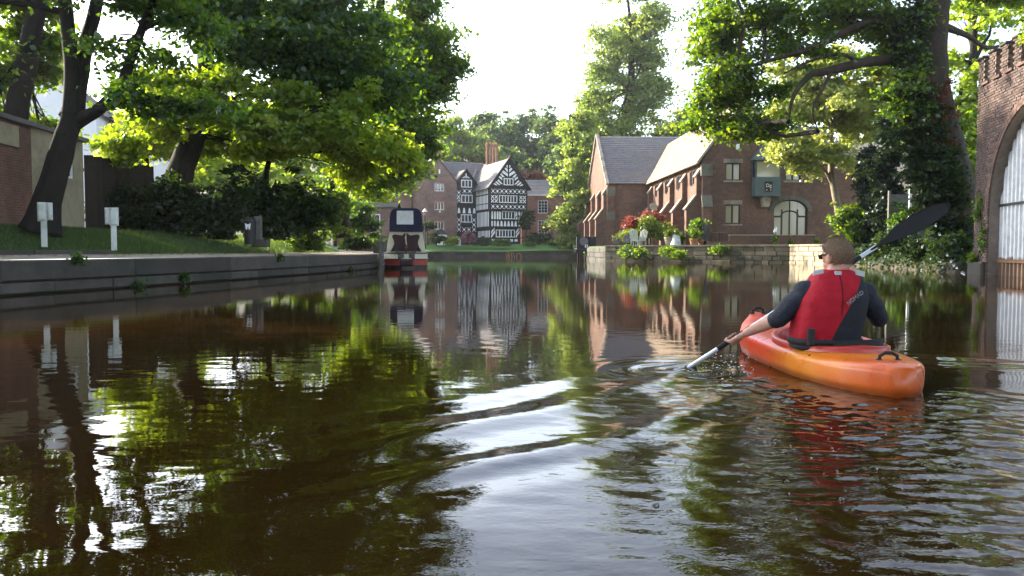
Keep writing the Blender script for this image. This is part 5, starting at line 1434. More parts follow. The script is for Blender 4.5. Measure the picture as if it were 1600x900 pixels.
V = np.stack([P-u*s_, P+v*s_*.6, P+u*s_, P-v*s_*.6],1).reshape(-1,3); V[:,2] += .01
tag(link('fallen_leaves', np_mesh('fallen_leaves', V, np.arange(len(V)).reshape(-1,4), M['leaf_copper'], rs.uniform(0,1,len(P)))), 'brown leaf litter scattered over the towpath', 'leaves', kind='stuff')
# bank-side ground cover on the right
RA = np.array(RF)
yy = rs.uniform(27.9, 46, 15000); xq = np.interp(-yy, -RA[:,1], RA[:,0]); dd = rs.uniform(-.1, 4.5, len(yy)); zz = np.interp(dd, [-.15,-.05,.12,.6,1.6,3.2,4.5],[-.1,0,.28,.55,.95,1.25,1.28])+rs.uniform(0,.25,len(yy))
P = np.stack([xq+dd, yy, zz],1); k = len(P)
nr = rs.normal(size=(k,3))*.5+np.array([-.5,0,.6]); nr /= np.linalg.norm(nr,axis=1)[:,None]; a = rs.normal(size=(k,3)); a -= nr*(a*nr).sum(1)[:,None]; a /= np.linalg.norm(a,axis=1)[:,None]; b = np.cross(nr,a); s_ = rs.uniform(.05,.12,k)[:,None]
V = np.stack([P-a*s_,P+b*s_*.7,P+a*s_,P-b*s_*.7],1).reshape(-1,3)
tag(link('ground_ivy', np_mesh('ground_ivy', V, np.arange(len(V)).reshape(-1,4), M['leaf_ivy'], rs.uniform(0,1,k))), 'ivy ground cover on the right bank beside the tower', 'ivy', kind='stuff')

# weeds rooted in the joints of the quay
for i, (px, py, h, lb_) in enumerate([(287,437,.15,'fern tuft rooted low in the quay wall below the second service post'), (215,447,.09,'small weed at the waterline of the quay wall'), (548,424,.13,'grassy weed in the quay wall near the narrowboat'), (120,405,.05,'weed on top of the quay coping near the first service post'), (438,402,.05,'weed tuft on the quay coping beyond the litter bin')]):
    best = None
    for k in range(400):
        y = 12+24*k/400; x = float(np.interp(y, QA[:,1], QA[:,0])) + .06
        q = (x/y)*F+800
        if best is None or abs(q-px) < best[0]: best = (abs(q-px), x, y)
    z = H - (py-391)/F*best[2]
    w_ = thing('quay_weed', lb_, 'weed', (best[1], best[2], z), 0, 'weeds on the quay')
    V, Q, T, _ = leaves([((0,0,h*.5),(h*1.1,h*.5,h*.6),1)], 260, .07, 70+i, .1, .8, 16)
    link('foliage', np_mesh("foliage", V, Q, M["leaf_dark"], T), w_)
    m = MB(); rr = random.Random(i)
    for k in range(7): m.tube([(0,.02,0), (rr.uniform(-.6,.6)*h, -.05*h, h*.7), (rr.uniform(-1.2,1.2)*h, -.2*h, h*rr.uniform(.7,1.2))], [.006,.004,.001], 4)
    m.build('stem', M['leaf_mid'], w_)

# ---------------------------------------------------------------- moored narrowboat
M['boat_black'] = plain('boat_black', (.012,.012,.015), .35, .3, 3, spec=.5)
M['boat_red'] = plain('boat_red', (.30,.025,.02), .4, .2, 2, spec=.5)
M['boat_cream'] = plain('boat_cream', (.55,.52,.38), .4, .12, 2, spec=.5)
M['boat_maroon'] = plain('boat_maroon', (.03,.008,.012), .75, .3, 3, spec=.5)
M['canopy'] = plain('navy_canopy', (.012,.015,.045), .85, .3, 4, .3, 30)
M['clear_film'] = plain('cloudy_clear_film', (.50,.52,.55), .25, .25, 4, .3, 8, spec=.6)
M['brass'] = plain('brass', (.55,.40,.12), .35, .15, 4, metal=.8)
nb0 = at(636, 419, 36.2)
NB = thing('narrowboat', 'moored narrowboat seen from its stern with navy canopy and red cream hull', 'boat', (nb0.x, 36.0, 0), math.atan(.15))
def plan(off):
    p = []
    for i in range(17):
        a = math.pi + math.pi*i/16
        p.append(((1.0+off)*math.cos(a), 1.0 + (1.0+off)*math.sin(a)*.95))
    p += [(1.0+off, 9.5), (.85+off, 11), (.45+off, 12.3), (.05, 13.0), (-.05, 13.0), (-.45-off, 12.3), (-.85-off, 11), (-1.0-off, 9.5)]
    return p
def band(name, levels, mat, top=False):
    m = MB(); n = len(plan(0)); 
    for z, o in levels:
        m.v += [(x, y, z) for x, y in plan(o)]
    for k in range(len(levels)-1):
        for i in range(n): m.f.append((k*n+i, k*n+(i+1)%n, (k+1)*n+(i+1)%n, (k+1)*n+i)); m.mi.append(0)
    if top: m.f.append(tuple((len(levels)-1)*n+i for i in range(n))); m.mi.append(0)
    return m.build(name, M[mat], NB)
band('hull_bottom', [(-.5,-.1),(-.05,-.02),(.13,-.01)], 'boat_black')
band('red_band', [(.13,-.005),(.42,.0)], 'boat_red')
band('rubbing_strake', [(.385,.0),(.39,.05),(.43,.05),(.435,.0)], 'boat_black')
band('rubbing_strake', [(.11,.0),(.115,.05),(.15,.05),(.155,.0)], 'boat_black')
band('cream_band', [(.42,-.002),(.66,.0)], 'boat_cream')
band('gunwale', [(.655,.0),(.66,.04),(.71,.04),(.72,-.1)], 'boat_black', True)
m = MB()
def cab(y, zt, wb, wt): return [(-wb,y,.7),(wb,y,.7),(wt,y,zt),(wt-.12,y,zt+.06),(-wt+.12,y,zt+.06),(-wt,y,zt)]
for y in (2.6, 10.2): m.v += cab(y, 1.55, .88, .74)
for i in range(6): m.f.append((i,(i+1)%6,6+(i+1)%6,6+i)); m.mi.append(0)
m.f += [(5,4,3,2,1,0),(6,7,8,9,10,11)]; m.mi += [0,0]
m.build('cabin', M['boat_cream'], NB)
for sx in (-1,1):
    for y in (4,6,8): MB().m and None
    for y in (4.0,6.0,8.0):
        m = MB(); m.m = Matrix.Translation((sx*.835,y,1.15)) @ Matrix.Rotation(sx*R(81),4,'Y'); m.lathe([(.2,0),(.2,.03),(.16,.03)], n=16).build('porthole', M['brass'], NB)
# stern bulkhead
m = MB(); m.prism([(-.90,.7),(.90,.7),(.74,1.68),(-.74,1.68)], .62, .70)
m.add([(.90,.70,.7),(.90,2.62,.7),(.74,2.62,1.68),(.74,.70,1.68)], [(0,1,2,3)]); m.add([(-.90,.70,.7),(-.74,.70,1.68),(-.74,2.62,1.68),(-.90,2.62,.7)], [(0,1,2,3)])
m.build('stern_bulkhead', M['boat_cream'], NB)
wav = [(.02,.76),(.72,.76),(.60,.95),(.54,1.12),(.56,1.28),(.62,1.40),(.62,1.50),(.52,1.55),(.34,1.52),(.18,1.50),(.10,1.56),(.02,1.62)]
for sx in (-1,1):
    pl = [(sx*x, z) for x, z in wav]
    MB().prism(pl if sx > 0 else pl[::-1], .575, .615).build('stern_door', M['boat_maroon'], NB)
MB().bar((.02,.54,1.05),(-.03,.56,1.45),.05,.03).build('door_strip', M['boat_cream'], NB)
m = MB(); m.tube([(0,.35,.5),(0,.38,.95),(0,.42,1.05),(0,.9,1.1)], [.05,.04,.03,.025], 8); m.build('tiller', M['boat_black'], NB)
MB().tube([(0,.36,.92),(0,.37,1.0)], .055, 8).build('tiller_band', M['boat_red'], NB)
MB().cham((-.38,.05,.42),(-.06,.4,.74),.06).build('rope_fender', M['boat_black'], NB); MB().cham((.06,.05,.42),(.38,.4,.74),.06).build('rope_fender', M['boat_black'], NB)
MB().cham((-.30,-.08,.1),(.30,.12,.42),.08).build('rudder_fender', M['boat_maroon'], NB)
for x in (-.42,.42): MB().lathe([(.04,.71),(.04,.82),(.07,.84),(.07,.87)], n=10).build('mooring_stud', M['boat_black'], NB, loc=(x,.45,0))
# canopy, rounded top
m = MB(); nseg = 24
for yk, s in ((.52,1.0),(.55,1.03),(1.4,1.03),(2.7,1.03),(2.75,.99)):
    for i in range(nseg+1):
        a = math.pi*i/nseg
        c, s_ = math.cos(a), math.sin(a)
        x = .74*s*math.copysign(abs(c)**.36, c); z = 1.66 + 1.06*s*(abs(s_)**.42) if i not in (0, nseg) else 1.66
        m.v.append((x*(1.0 if z < 2.3 else .985), yk, z))
N1 = nseg+1
for k in range(4):
    for i in range(nseg): m.f.append((k*N1+i+1, k*N1+i, (k+1)*N1+i, (k+1)*N1+i+1)); m.mi.append(0)
m.f.append(tuple(range(N1))[::-1]); m.mi.append(0); m.f.append(tuple(4*N1+i for i in range(N1))); m.mi.append(0)
cn = m.build('canopy', M['canopy'], NB)
MB().prism([(-.42,2.0),(.34,2.0),(.33,2.62),(-.41,2.62)], .505, .515).build('canopy_window', M['clear_film'], cn)
MB().tube([(.75,.8,1.7),(.755,.8,2.3)], .018, 6).tube([(-.75,.8,1.7),(-.755,.8,2.3)], .018, 6).build('canopy_pole', M['boat_cream'], cn)
for i in range(9): MB().ball((-.7+.175*i,.515,1.64),.022,6,4).build('canopy_stud', M['boat_cream'], cn)
MB().ball((-.02,.5,1.75),.07).build('horn', M['black_metal'], NB)

# ---------------------------------------------------------------- kayak
t = NT('kayak_plastic'); p = t.coords('obj')
sx = t.node('ShaderNodeSeparateXYZ'); t.put(p, sx.inputs[0])
n1 = t.noise(p, 2.1, 5, .6); n2 = t.noise(p, 7, 4, .6)
f = t.math('ADD', t.math('MULTIPLY', sx.outputs[1], .30), t.math('MULTIPLY', t.math('SUBTRACT', n1, .5), .75))
col = t.ramp(f, [(.0,(.52,.085,.008)), (.13,(.60,.14,.008)), (.22,(.60,.20,.012)), (.30,(.54,.10,.008)), (.48,(.46,.03,.008)), (.9,(.44,.02,.01))])
col = t.mix(t.ramp(n2, [(.45,(0,0,0)),(.8,(.35,.35,.35))]), col, (.62,.2,.012))
mps = t.node('ShaderNodeMapping'); mps.inputs['Scale'].default_value = (60,2.5,40); t.put(p, mps.inputs[0])
scr = t.ramp(t.noise(mps.outputs[0], 1.0, 4, .7), [(.60,(0,0,0)),(.72,(.5,.5,.5))])
col = t.mix(scr, col, (.30,.12,.06))
wet = t.ramp(sx.outputs[2], [(.02,(.7,.7,.7)),(.055,(0,0,0))])
col = t.mix(wet, col, (.16,.035,.008))
t.set(Base_Color=col, Roughness=t.math('MULTIPLY_ADD', n2, .35, .14)); t.bsdf.inputs['Specular IOR Level'].default_value = .5
t.bump(t.noise(p, 60, 3, .6), .06, .01)
KY = thing('kayak', 'orange and red sit-in kayak with black toggles carrying the paddler', 'kayak', (2.185,4.40,0), math.atan(.0))
KL = 2.78
tt = [0,.012,.04,.09,.16,.27,.40,.60,.74,.86,.94,.985,1.0]
bb = [.055,.10,.165,.24,.305,.36,.38,.385,.335,.225,.115,.05,.015]
zsv = [.10,.105,.11,.105,.10,.10,.105,.11,.125,.155,.185,.21,.22]
zdv = [.155,.175,.185,.185,.18,.18,.185,.20,.215,.235,.255,.27,.265]
zkv = [.0,-.03,-.07,-.09,-.1,-.11,-.11,-.11,-.11,-.09,-.04,.03,.10]
ns, nr_ = 90, 56
ts = (np.linspace(0,1,ns)); ts = ts + .02*np.sin(2*np.pi*ts)*-1
ts = np.clip(ts, 0, 1); ts[0] = 0; ts[-1] = 1
m = MB()
def sm(vals, x):
    v = np.interp(x, tt, vals)
    return float((v + np.interp(np.clip(x-.012,0,1), tt, vals) + np.interp(np.clip(x+.012,0,1), tt, vals))/3)
for u in ts:
    b, zs_, zd, zk = sm(bb,u), sm(zsv,u), sm(zdv,u), sm(zkv,u)
    for k in range(nr_):
        a = 2*math.pi*k/nr_
        c, s_ = math.cos(a), math.sin(a)
        if s_ >= 0: x = b*math.copysign(abs(c)**.60, c); z = zs_+(zd-zs_)*abs(s_)**.62
        else: x = b*math.copysign(abs(c)**.62, c); z = zs_+(zk-zs_)*abs(s_)**.75
        m.v.append((x, u*KL, z))
CY, CRY, CRX = 1.10, .555, .315
for i in range(ns-1):
    for k in range(nr_):
        q = (i*nr_+k, i*nr_+(k+1)%nr_, (i+1)*nr_+(k+1)%nr_, (i+1)*nr_+k)
        cx = sum(m.v[j][0] for j in q)/4; cy = sum(m.v[j][1] for j in q)/4; cz = sum(m.v[j][2] for j in q)/4
        if ((cx/(CRX-.01))**2 + ((cy-CY)/(CRY-.01))**2) < 1 and k < nr_//2: continue
        m.f.append(q); m.mi.append(0)
m.f.append(tuple(range(nr_))[::-1]); m.mi.append(0); m.f.append(tuple((ns-1)*nr_+k for k in range(nr_))); m.mi.append(0)
m.f = [q[::-1] for q in m.f]
m.build('hull', t.mat, KY, smooth=True)
M['kayak_rim'] = plain('kayak_rim', (.36,.022,.012), .32, .15, 4, spec=.5)
def ring(rx, ry, dz, n=64):
    out = []
    for i in range(n+1):
        a = 2*math.pi*i/n; y = CY+ry*math.sin(a)
        out.append((rx*math.copysign(abs(math.cos(a))**.9, math.cos(a)), y, dz + sm(zdv, y/KL) - .03*abs(math.cos(a))))
    return out
m = MB(); N_ = 65; rings_ = [ring(CRX+.035,CRY+.035,-.02), ring(CRX+.02,CRY+.02,.018), ring(CRX+.022,CRY+.022,.040), ring(CRX-.006,CRY-.006,.050), ring(CRX-.026,CRY-.026,.034), ring(CRX-.03,CRY-.03,-.05)]
for r_ in rings_: m.v += r_
for k in range(5):
    for i in range(64): m.f.append((k*N_+i, k*N_+i+1, (k+1)*N_+i+1, (k+1)*N_+i)); m.mi.append(0)
m.build('coaming', M['kayak_rim'], KY, smooth=True)
M['seat_black'] = plain('black_foam', (.014,.014,.016), .7, .3, 8, .3, 50)
m = MB(); pts = [(.25*math.sin(a), .66+.16*(1-math.cos(a)), 0) for a in np.linspace(-1.35,1.35,15)]
for z in (.14,.245):
    m.v += [(x, y, z) for x, y, _ in pts]
m.v += [(x*.9, y+.03, z) for z in (.245,.14) for x, y, _ in pts]
for r_ in range(4):
    for i in range(14): m.f.append((r_*15+i, r_*15+i+1, ((r_+1)%4)*15+i+1, ((r_+1)%4)*15+i)); m.mi.append(0)
m.build('seat_back', M['seat_black'], KY, smooth=True)
MB().cham((-.2,.7,-.06),(.2,1.1,.01),.03).build('seat', M['seat_black'], KY)
m = MB(); m.cham((-.30,1.15,.02),(-.2,1.45,.14),.03); m.build('thigh_brace', plain('grey_pad', (.16,.16,.17), .8, .2, 6), KY)
m = MB(); m.cham((.2,1.15,.02),(.30,1.45,.14),.03); m.build('thigh_brace', M['seat_black'], KY)
for y, zz, sc in ((.20,.19,1.0),(2.66,.275,.9)):
    h_ = MB().tube([(-.055*sc,y,zz-.02),(-.05*sc,y,zz+.018),(-.02,y,zz+.035),(.02,y,zz+.035),(.05*sc,y,zz+.018),(.055*sc,y,zz-.02)], .0105, 8).build('toggle', M['seat_black'], KY, smooth=True)
    for s_ in (-1,1): MB().lathe([(.02,-.012),(.02,.004),(.012,.008)], (s_*.055*sc,y,zz-.008), n=10).build('fitting', M['seat_black'], h_)
for sx_, y in ((-.345,1.0),(.345,1.0),(-.30,.62),(.30,.62)): MB().ball((sx_,y,.135 if abs(sx_) > .32 else .15),.011,8,6).build('deck_button', M['seat_black'], KY)

# ---------------------------------------------------------------- paddler
def remesh(m, name, mat, parent, voxel=.0065, it=6):
    me = m.mesh('tmp', mat); o = bpy.data.objects.new('tmp', me); C.objects.link(o)
    r = o.modifiers.new('r', 'REMESH'); r.mode = 'VOXEL'; r.voxel_size = voxel; r.use_smooth_shade = True
    s = o.modifiers.new('s', 'SMOOTH'); s.factor = .5; s.iterations = it
    dgp = bpy.context.evaluated_depsgraph_get()
    out = bpy.data.meshes.new_from_object(o.evaluated_get(dgp)); out.name = name
    bpy.data.objects.remove(o)
    out.materials.clear(); out.materials.append(mat)
    return link(name, out, parent)
def caps(m, p, q, r0, r1, flat=1.0):
    p = Vector(p); q = Vector(q); L = (q-p).length; n = max(2, int(L/(min(r0,r1)*.35)))
    for i in range(n+1):
        k = i/n; r = r0+(r1-r0)*k
        m.ball(tuple(p.lerp(q, k)), r, 12, 8)
def chain(m, pts):
    for (p, r0), (q, r1) in zip(pts, pts[1:]): caps(m, p, q, r0, r1)
t = NT('skin'); p = t.coords('pos')
t.set(Base_Color=t.ramp(t.noise(p, 18, 5, .6), [(.3,(.40,.20,.14)),(.7,(.52,.29,.21))]), Roughness=.5); t.bsdf.inputs['Subsurface Weight'].default_value = .12; t.bsdf.inputs['Subsurface Radius'].default_value = (.02,.008,.004)
t.bump(t.noise(p, 220, 3, .6), .08, .003)
M['skin'] = t.mat
M['shirt'] = plain('navy_shirt', (.013,.016,.026), .75, .5, 7, .9, 16)
M['hair'] = plain('short_brown_hair', (.23,.15,.095), .6, .55, 90, .9, 260)
def W(px, py, D): return at(px, py, D)
hand_l = W(1149, 526, 5.52); wr_l = W(1166, 520, 5.47); el_l = W(1218, 497, 5.30); sh_l = W(1256, 455, 5.27)
hand_r = W(1322, 418, 5.62); wr_r = W(1334, 432, 5.58); el_r = W(1373, 497, 5.36); sh_r = W(1352, 456, 5.28)
hc = W(1308, 402, 5.33); hc.z = .772
PR = thing('person', 'paddler in navy short-sleeved shirt and red buoyancy aid seen from behind', 'person', (2.10,5.27,.02))
inv = Matrix.Translation(-Vector((2.10,5.27,.02)))
def hmat(): return Matrix.Translation(hc) @ Matrix.Rotation(R(24),4,'Z') @ Matrix.Rotation(R(-6),4,'X') @ Matrix.Scale(1.07,4)
m = MB(); m.m = inv
chain(m, [((2.10,5.30,.10),.15),((2.11,5.28,.30),.135),((2.13,5.28,.50),.14)])
for sxx in (-.1,.1): chain(m, [((2.10+sxx,5.3,.06),.085),((2.10+sxx*1.9,5.75,.12),.07),((2.10+sxx*1.2,6.15,-.0),.05)])
chain(m, [((2.135,5.28,.58),.075),((2.145,5.295,.66),.06),(tuple(hc+Vector((0,-.01,-.07))),.062)])
caps(m, sh_l, sh_r, .06, .06)
chain(m, [(tuple(sh_l),.06),(tuple(el_l),.047),(tuple(el_l.lerp(wr_l,.35)),.046),(tuple(wr_l),.030)])
chain(m, [(tuple(sh_r),.06),(tuple(el_r),.045),(tuple(el_r.lerp(wr_r,.35)),.044),(tuple(wr_r),.030)])
# head: skull, jaw, nose, brow, ears
sv = m.m; m.m = inv @ hmat()
m.ball((0,0,.02),(.077,.098,.098),20,14); m.ball((0,.028,-.045),(.060,.070,.068),16,10); m.ball((0,.055,-.085),(.034,.032,.028),12,8)
m.ball((0,.098,-.012),(.013,.022,.016),10,8); m.ball((0,.096,.008),(.010,.014,.026),10,8); m.ball((0,.085,.03),(.045,.018,.014),12,8)
m.ball((0,.086,-.055),(.024,.012,.008),10,6); m.ball((0,-.02,-.055),(.058,.062,.06),14,10)
for s_ in (-1,1):
    m.ball((s_*.079,-.005,-.012),(.011,.022,.033),10,8); m.ball((s_*.086,-.014,.002),(.006,.013,.022),8,6)
m.m = sv
# paddle line
PA = W(1090, 565, 5.56); PB_ = W(1365, 388, 5.68); pd = (PB_-PA).normalized()
def on_shaft(p): return PA + pd*((p-PA).dot(pd))
def hand(m, g, wrist, side):
    g = on_shaft(g); ax = pd
    back = (wrist-g); back -= ax*back.dot(ax); back.normalize()          # from shaft towards the wrist
    upv = ax.cross(back).normalized() * side
    # palm
    for k in range(4):
        o = (k-1.5)*.021
        base = g + ax*o + back*.048 + upv*.010
        m.ball(tuple(base), (.017,.017,.017), 10, 8)
        kn = g + ax*o*1.12 + back*.018 + upv*.030
        caps(m, wrist.lerp(g+ax*o, .35)+upv*.004, base, .021, .017); caps(m, base, kn, .015, .0115)
        ln_ = (.95,1.05,1.0,.85)[k]
        prev = kn; ang = [35,95,155,205]
        for j, a in enumerate(ang):
            r = .0265
            th = math.radians(90-a*ln_)
            nx = g + ax*o*1.12 + back*(r*math.cos(math.radians(60)+math.radians(a*ln_))) + upv*(r*math.sin(math.radians(60)+math.radians(a*ln_)))
            caps(m, prev, nx, .0098, .0090); prev = nx
    tb = g - ax*.045*side + back*.045
    t1 = g - ax*.058*side + back*.015 - upv*.022; t2 = g - ax*.045*side - back*.016 - upv*.022
    caps(m, wrist.lerp(tb,.5), tb, .019, .014); caps(m, tb, t1, .013, .011); caps(m, t1, t2, .011, .009)
hl_m = MB(); hl_m.m = inv
hand(hl_m, hand_l, wr_l, 1); hand(hl_m, hand_r, wr_r, -1)
m.v += hl_m.v and []; off = len(m.v); m.v += hl_m.v; m.f += [tuple(i+off for i in q) for q in hl_m.f]; m.mi += hl_m.mi
body = remesh(m, 'body', M['skin'], PR, .0055, 4)
# shirt
m = MB(); m.m = inv
def ell(m, st, p=2.5, n=40, cap=True):
    base = len(m.v); fs = []; vs = []
    for z, cx, hw, cy, hd in st:
        for i in range(n):
            a = 2*math.pi*i/n; c, s_ = math.cos(a), math.sin(a)
            vs.append((cx+hw*math.copysign(abs(c)**(2/p), c), cy+hd*math.copysign(abs(s_)**(2/p), s_), z))
    for k in range(len(st)-1):
        for i in range(n): fs.append((k*n+i, k*n+(i+1)%n, (k+1)*n+(i+1)%n, (k+1)*n+i))
    fs.append(tuple(range(n-1,-1,-1))); fs.append(tuple((len(st)-1)*n+i for i in range(n)))
    m.add(vs, fs)
ell(m, [(.06,2.09,.19,5.28,.15),(.2,2.085,.185,5.275,.145),(.35,2.10,.195,5.27,.15),(.48,2.12,.20,5.27,.15),(.56,2.13,.19,5.275,.135),(.61,2.135,.15,5.28,.115),(.645,2.14,.088,5.29,.085),(.685,2.145,.076,5.295,.078)])
caps(m, sh_l, sh_r, .072, .072)
cuff_l = sh_l.lerp(el_l, .0); e2 = el_l.lerp(wr_l, .12)
chain(m, [(tuple(sh_l+Vector((.03,0,-.01))),.085),(tuple(sh_l.lerp(el_l,.5)),.073),(tuple(el_l),.062),(tuple(e2),.058)])
chain(m, [(tuple(sh_r+Vector((-.03,0,-.01))),.085),(tuple(sh_r.lerp(el_r,.5)),.073),(tuple(el_r),.062),(tuple(el_r.lerp(wr_r,.2)),.058)])
remesh(m, 'shirt', M['shirt'], PR, .0065, 5)
# buoyancy aid: red back panel, dark side panel, seam
t = NT('buoyancy_aid'); p = t.coords('pos'); sx = t.node('ShaderNodeSeparateXYZ'); t.put(p, sx.inputs[0])
zz = t.math('MAXIMUM', t.math('MULTIPLY', t.math('SUBTRACT', sx.outputs[2], .2), 1/.43), 0.0)
lin = t.math('MULTIPLY_ADD', t.math('POWER', zz, 1.15), .225, 2.035)
dk = t.math('GREATER_THAN', t.math('ADD', sx.outputs[0], t.math('MULTIPLY', t.math('SUBTRACT', t.noise(p, 9, 2, .5), .5), .01)), lin)
seam = t.math('LESS_THAN', t.math('ABSOLUTE', t.math('SUBTRACT', sx.outputs[0], t.math('MULTIPLY_ADD', sx.outputs[2], .06, 2.085))), .0055)
seam = t.math('MULTIPLY', seam, t.math('GREATER_THAN', sx.outputs[2], .40))
red = t.ramp(t.noise(p, 14, 5, .6), [(.3,(.27,.005,.014)),(.7,(.37,.009,.022))])
col = t.mix(seam, red, (.10,.004,.01)); col = t.mix(dk, col, (.016,.018,.024))
low = t.math('LESS_THAN', sx.outputs[2], .235)
col = t.mix(low, col, (.03,.032,.036))
t.set(Base_Color=col, Roughness=.72); t.bump(t.noise(p, 17, 5, .65), .6, .018)
t.bsdf.inputs['Specular IOR Level'].default_value = .2
m = MB(); m.m = inv
ell(m, [(.165,2.075,.20,5.275,.15),(.18,2.07,.215,5.27,.17),(.28,2.075,.222,5.265,.178),(.40,2.095,.226,5.262,.182),(.50,2.115,.222,5.262,.178),(.57,2.13,.200,5.266,.162),(.62,2.138,.172,5.272,.14),(.655,2.14,.152,5.28,.118),(.675,2.14,.128,5.285,.102),(.692,2.142,.098,5.29,.092)], p=2.7)
remesh(m, 'buoyancy_aid', t.mat, PR, .007, 6)
M['reflective'] = plain('reflective_tape', (.36,.39,.42), .35, .08, 8, spec=.6)
for (a, b, c, d) in (((1271,428),(1287,424),(1286,418),(1272,421)), ((1337,419),(1350,422),(1351,430),(1338,427)), ((1305,421),(1315,422),(1315,428),(1305,427))):
    m = MB(); m.m = inv
    q = [W(x, y+2.5, 5.168) for x, y in (a, b, c, d)]
    q2 = [v + Vector((0,.012,.002)) for v in q]
    m.add(q+q2, [(0,1,2,3),(7,6,5,4),(0,4,5,1),(1,5,6,2),(2,6,7,3),(3,7,4,0)]); m.build('reflective_tape', M['reflective'], PR)
m = MB(); m.m = inv     # waist belt and buckle tab
st = [(.205,2.072,.226,5.268,.186),(.245,2.073,.228,5.267,.188)]
ell(m, st, 2.7); m.build('belt', M['seat_black'], PR, smooth=True)
m = MB(); m.m = inv; q = W(1267, 528, 5.07); m.cham((q.x-.02,q.y-.012,q.z-.05),(q.x+.025,q.y+.02,q.z+.06),.008); m.build('belt_tab', M['seat_black'], PR)
a_ = W(1322, 476, 5.066); b_ = W(1347, 456, 5.10)
d_ = (b_-a_).normalized(); nrm_ = Vector((.18,-.98,.1)); nrm_ = (nrm_-d_*nrm_.dot(d_)).normalized(); u_ = nrm_.cross(d_)
mt = inv @ Matrix.Translation(a_.lerp(b_,.5)+nrm_*.012) @ Matrix((( d_.x,u_.x,nrm_.x,0),(d_.y,u_.y,nrm_.y,0),(d_.z,u_.z,nrm_.z,0),(0,0,0,1)))
text('lettering', 'NOMAD', .037, M['text_white'], PR, mt)
# hair
m = MB(); m.m = Matrix.Identity(4)
m.ball((0,-.004,.024),(.085,.106,.104),44,30)
rr = random.Random(2)
keep = []
for q in m.f:
    c = Vector((0,0,0))
    for i in q: c += Vector(m.v[i])
    c /= len(q)
    line = .035 + .05*max(0, c.y)/.1 if c.y > .02 else (.035 - (0.02-c.y)*1.7)
    if abs(c.x) > .07 and -.03 < c.y < .03: line = max(line, .012)
    if c.z > max(line, -.108): keep.append(q)
m.f = keep; m.mi = [0]*len(keep)
mm_ = inv @ hmat()
m.v = [tuple(mm_ @ (Vector(v)*(1+rr.uniform(-.012,.02)))) for v in m.v]
ho = m.build('hair', M['hair'], PR, smooth=True)
sd_ = ho.modifiers.new('thick', 'SOLIDIFY'); sd_.thickness = .006; sd_.offset = -1
hb = MB(); rr = random.Random(9)      # short tufts
for q in keep:
    c = sum((Vector(m.v[i]) for i in q), Vector())/len(q); n_ = (c-(inv @ hc)).normalized()
    for _ in range(3):
        j = Vector((rr.uniform(-1,1),rr.uniform(-1,1),rr.uniform(-1,1)))*.008
        e = (n_ + Vector((0,-.3,-.55)) + Vector((rr.uniform(-.5,.5),rr.uniform(-.5,.5),rr.uniform(-.5,.5)))).normalized()
        s_ = e.cross(n_).normalized()*.0016
        p0 = c+j; hb.add([p0-s_, p0+s_, p0+e*rr.uniform(.008,.014)+n_*.004], [(0,1,2)])
tag(hb.build('hair_tufts', M['hair'], ho), kind='stuff')
m = MB(); m.m = inv @ hmat()      # sunglasses
for s_ in (-1,1):
    m.ball((s_*.034,.092,.010),(.026,.010,.015),12,8); m.bar((s_*.068,.085,.018),(s_*.083,-.005,.02),.005,.01)
m.bar((-.02,.104,.018),(.02,.104,.018),.006,.006); m.build('sunglasses', glass_mat('dark_lens', (.01,.01,.012), .1), PR)

# ---------------------------------------------------------------- paddle
PD = thing('paddle', 'double-bladed paddle with black blades held low to the left', 'paddle', tuple(PA))
ip = Matrix.Translation(-PA)
M['shaft_white'] = plain('pale_alloy_shaft', (.62,.66,.70), .3, .1, 6, metal=.25, spec=.6)
M['blade_black'] = plain('black_blade', (.010,.010,.011), .65, .3, 6, .1, 30, spec=.3)
m = MB(); m.m = ip; m.tube([PA-pd*.12, PA+pd*(PB_-PA).length+pd*.02], .0155, 12); m.build('shaft', M['shaft_white'], PD, smooth=True)
for g in (hand_l, hand_r):
    c = on_shaft(g); m = MB(); m.m = ip; m.tube([c-pd*.14, c-pd*.135, c+pd*.14, c+pd*.145], [.0155,.0185,.0185,.0155], 12); m.build('grip', M['blade_black'], PD, smooth=True)
def blade(o, d, vdir, L, Wd):
    m = MB(); m.m = ip; n = 18; k = 8
    d = d.normalized(); v = (vdir - d*vdir.dot(d)).normalized(); w = d.cross(v)
    prof_ = [0,.06,.12,.2,.3,.42,.55,.68,.8,.88,.94,.98,1.0]
    wid = [.12,.14,.2,.38,.62,.85,.97,1.0,.95,.84,.66,.42,.08]
    for side in (0,1):
        for i in range(n+1):
            u = i/n; h_ = np.interp(u, prof_, wid)*Wd/2
            for j in range(k+1):
                s_ = -1+2*j/k
                sh_ = .10*Wd*math.sin(math.pi*u)
                th = (.016*(1-u)**2+.004)*(1-abs(s_)**2.2) + .0015
                cv = .05*u*u + .012*s_*s_
                m.v.append(tuple(m.m @ (o + d*(L*u) + v*(s_*h_+sh_*.6) + w*(cv + (th if side else -th)))))
    K = k+1; S = (n+1)*K
    for i in range(n):
        for j in range(k):
            q = (i*K+j, i*K+j+1, (i+1)*K+j+1, (i+1)*K+j)
            m.f.append(q); m.f.append(tuple(S+x for x in q[::-1])); m.mi += [0,0]
    for i in range(n):
        for j in (0, k): m.f.append((i*K+j, (i+1)*K+j, S+(i+1)*K+j, S+i*K+j)); m.mi.append(0)
    for j in range(k):
        for i in (0, n): m.f.append((i*K+j, i*K+j+1, S+i*K+j+1, S+i*K+j)); m.mi.append(0)
    return m.build('blade', M['blade_black'], PD, smooth=True)
tip = W(1478, 324, 5.74)
blade(PB_-pd*.03, tip-PB_, Vector((-.35,.35,.9)), (tip-PB_).length+.03, .125)
blade(PA-pd*.08, -pd, Vector((0,1,.2)), .5, .18)

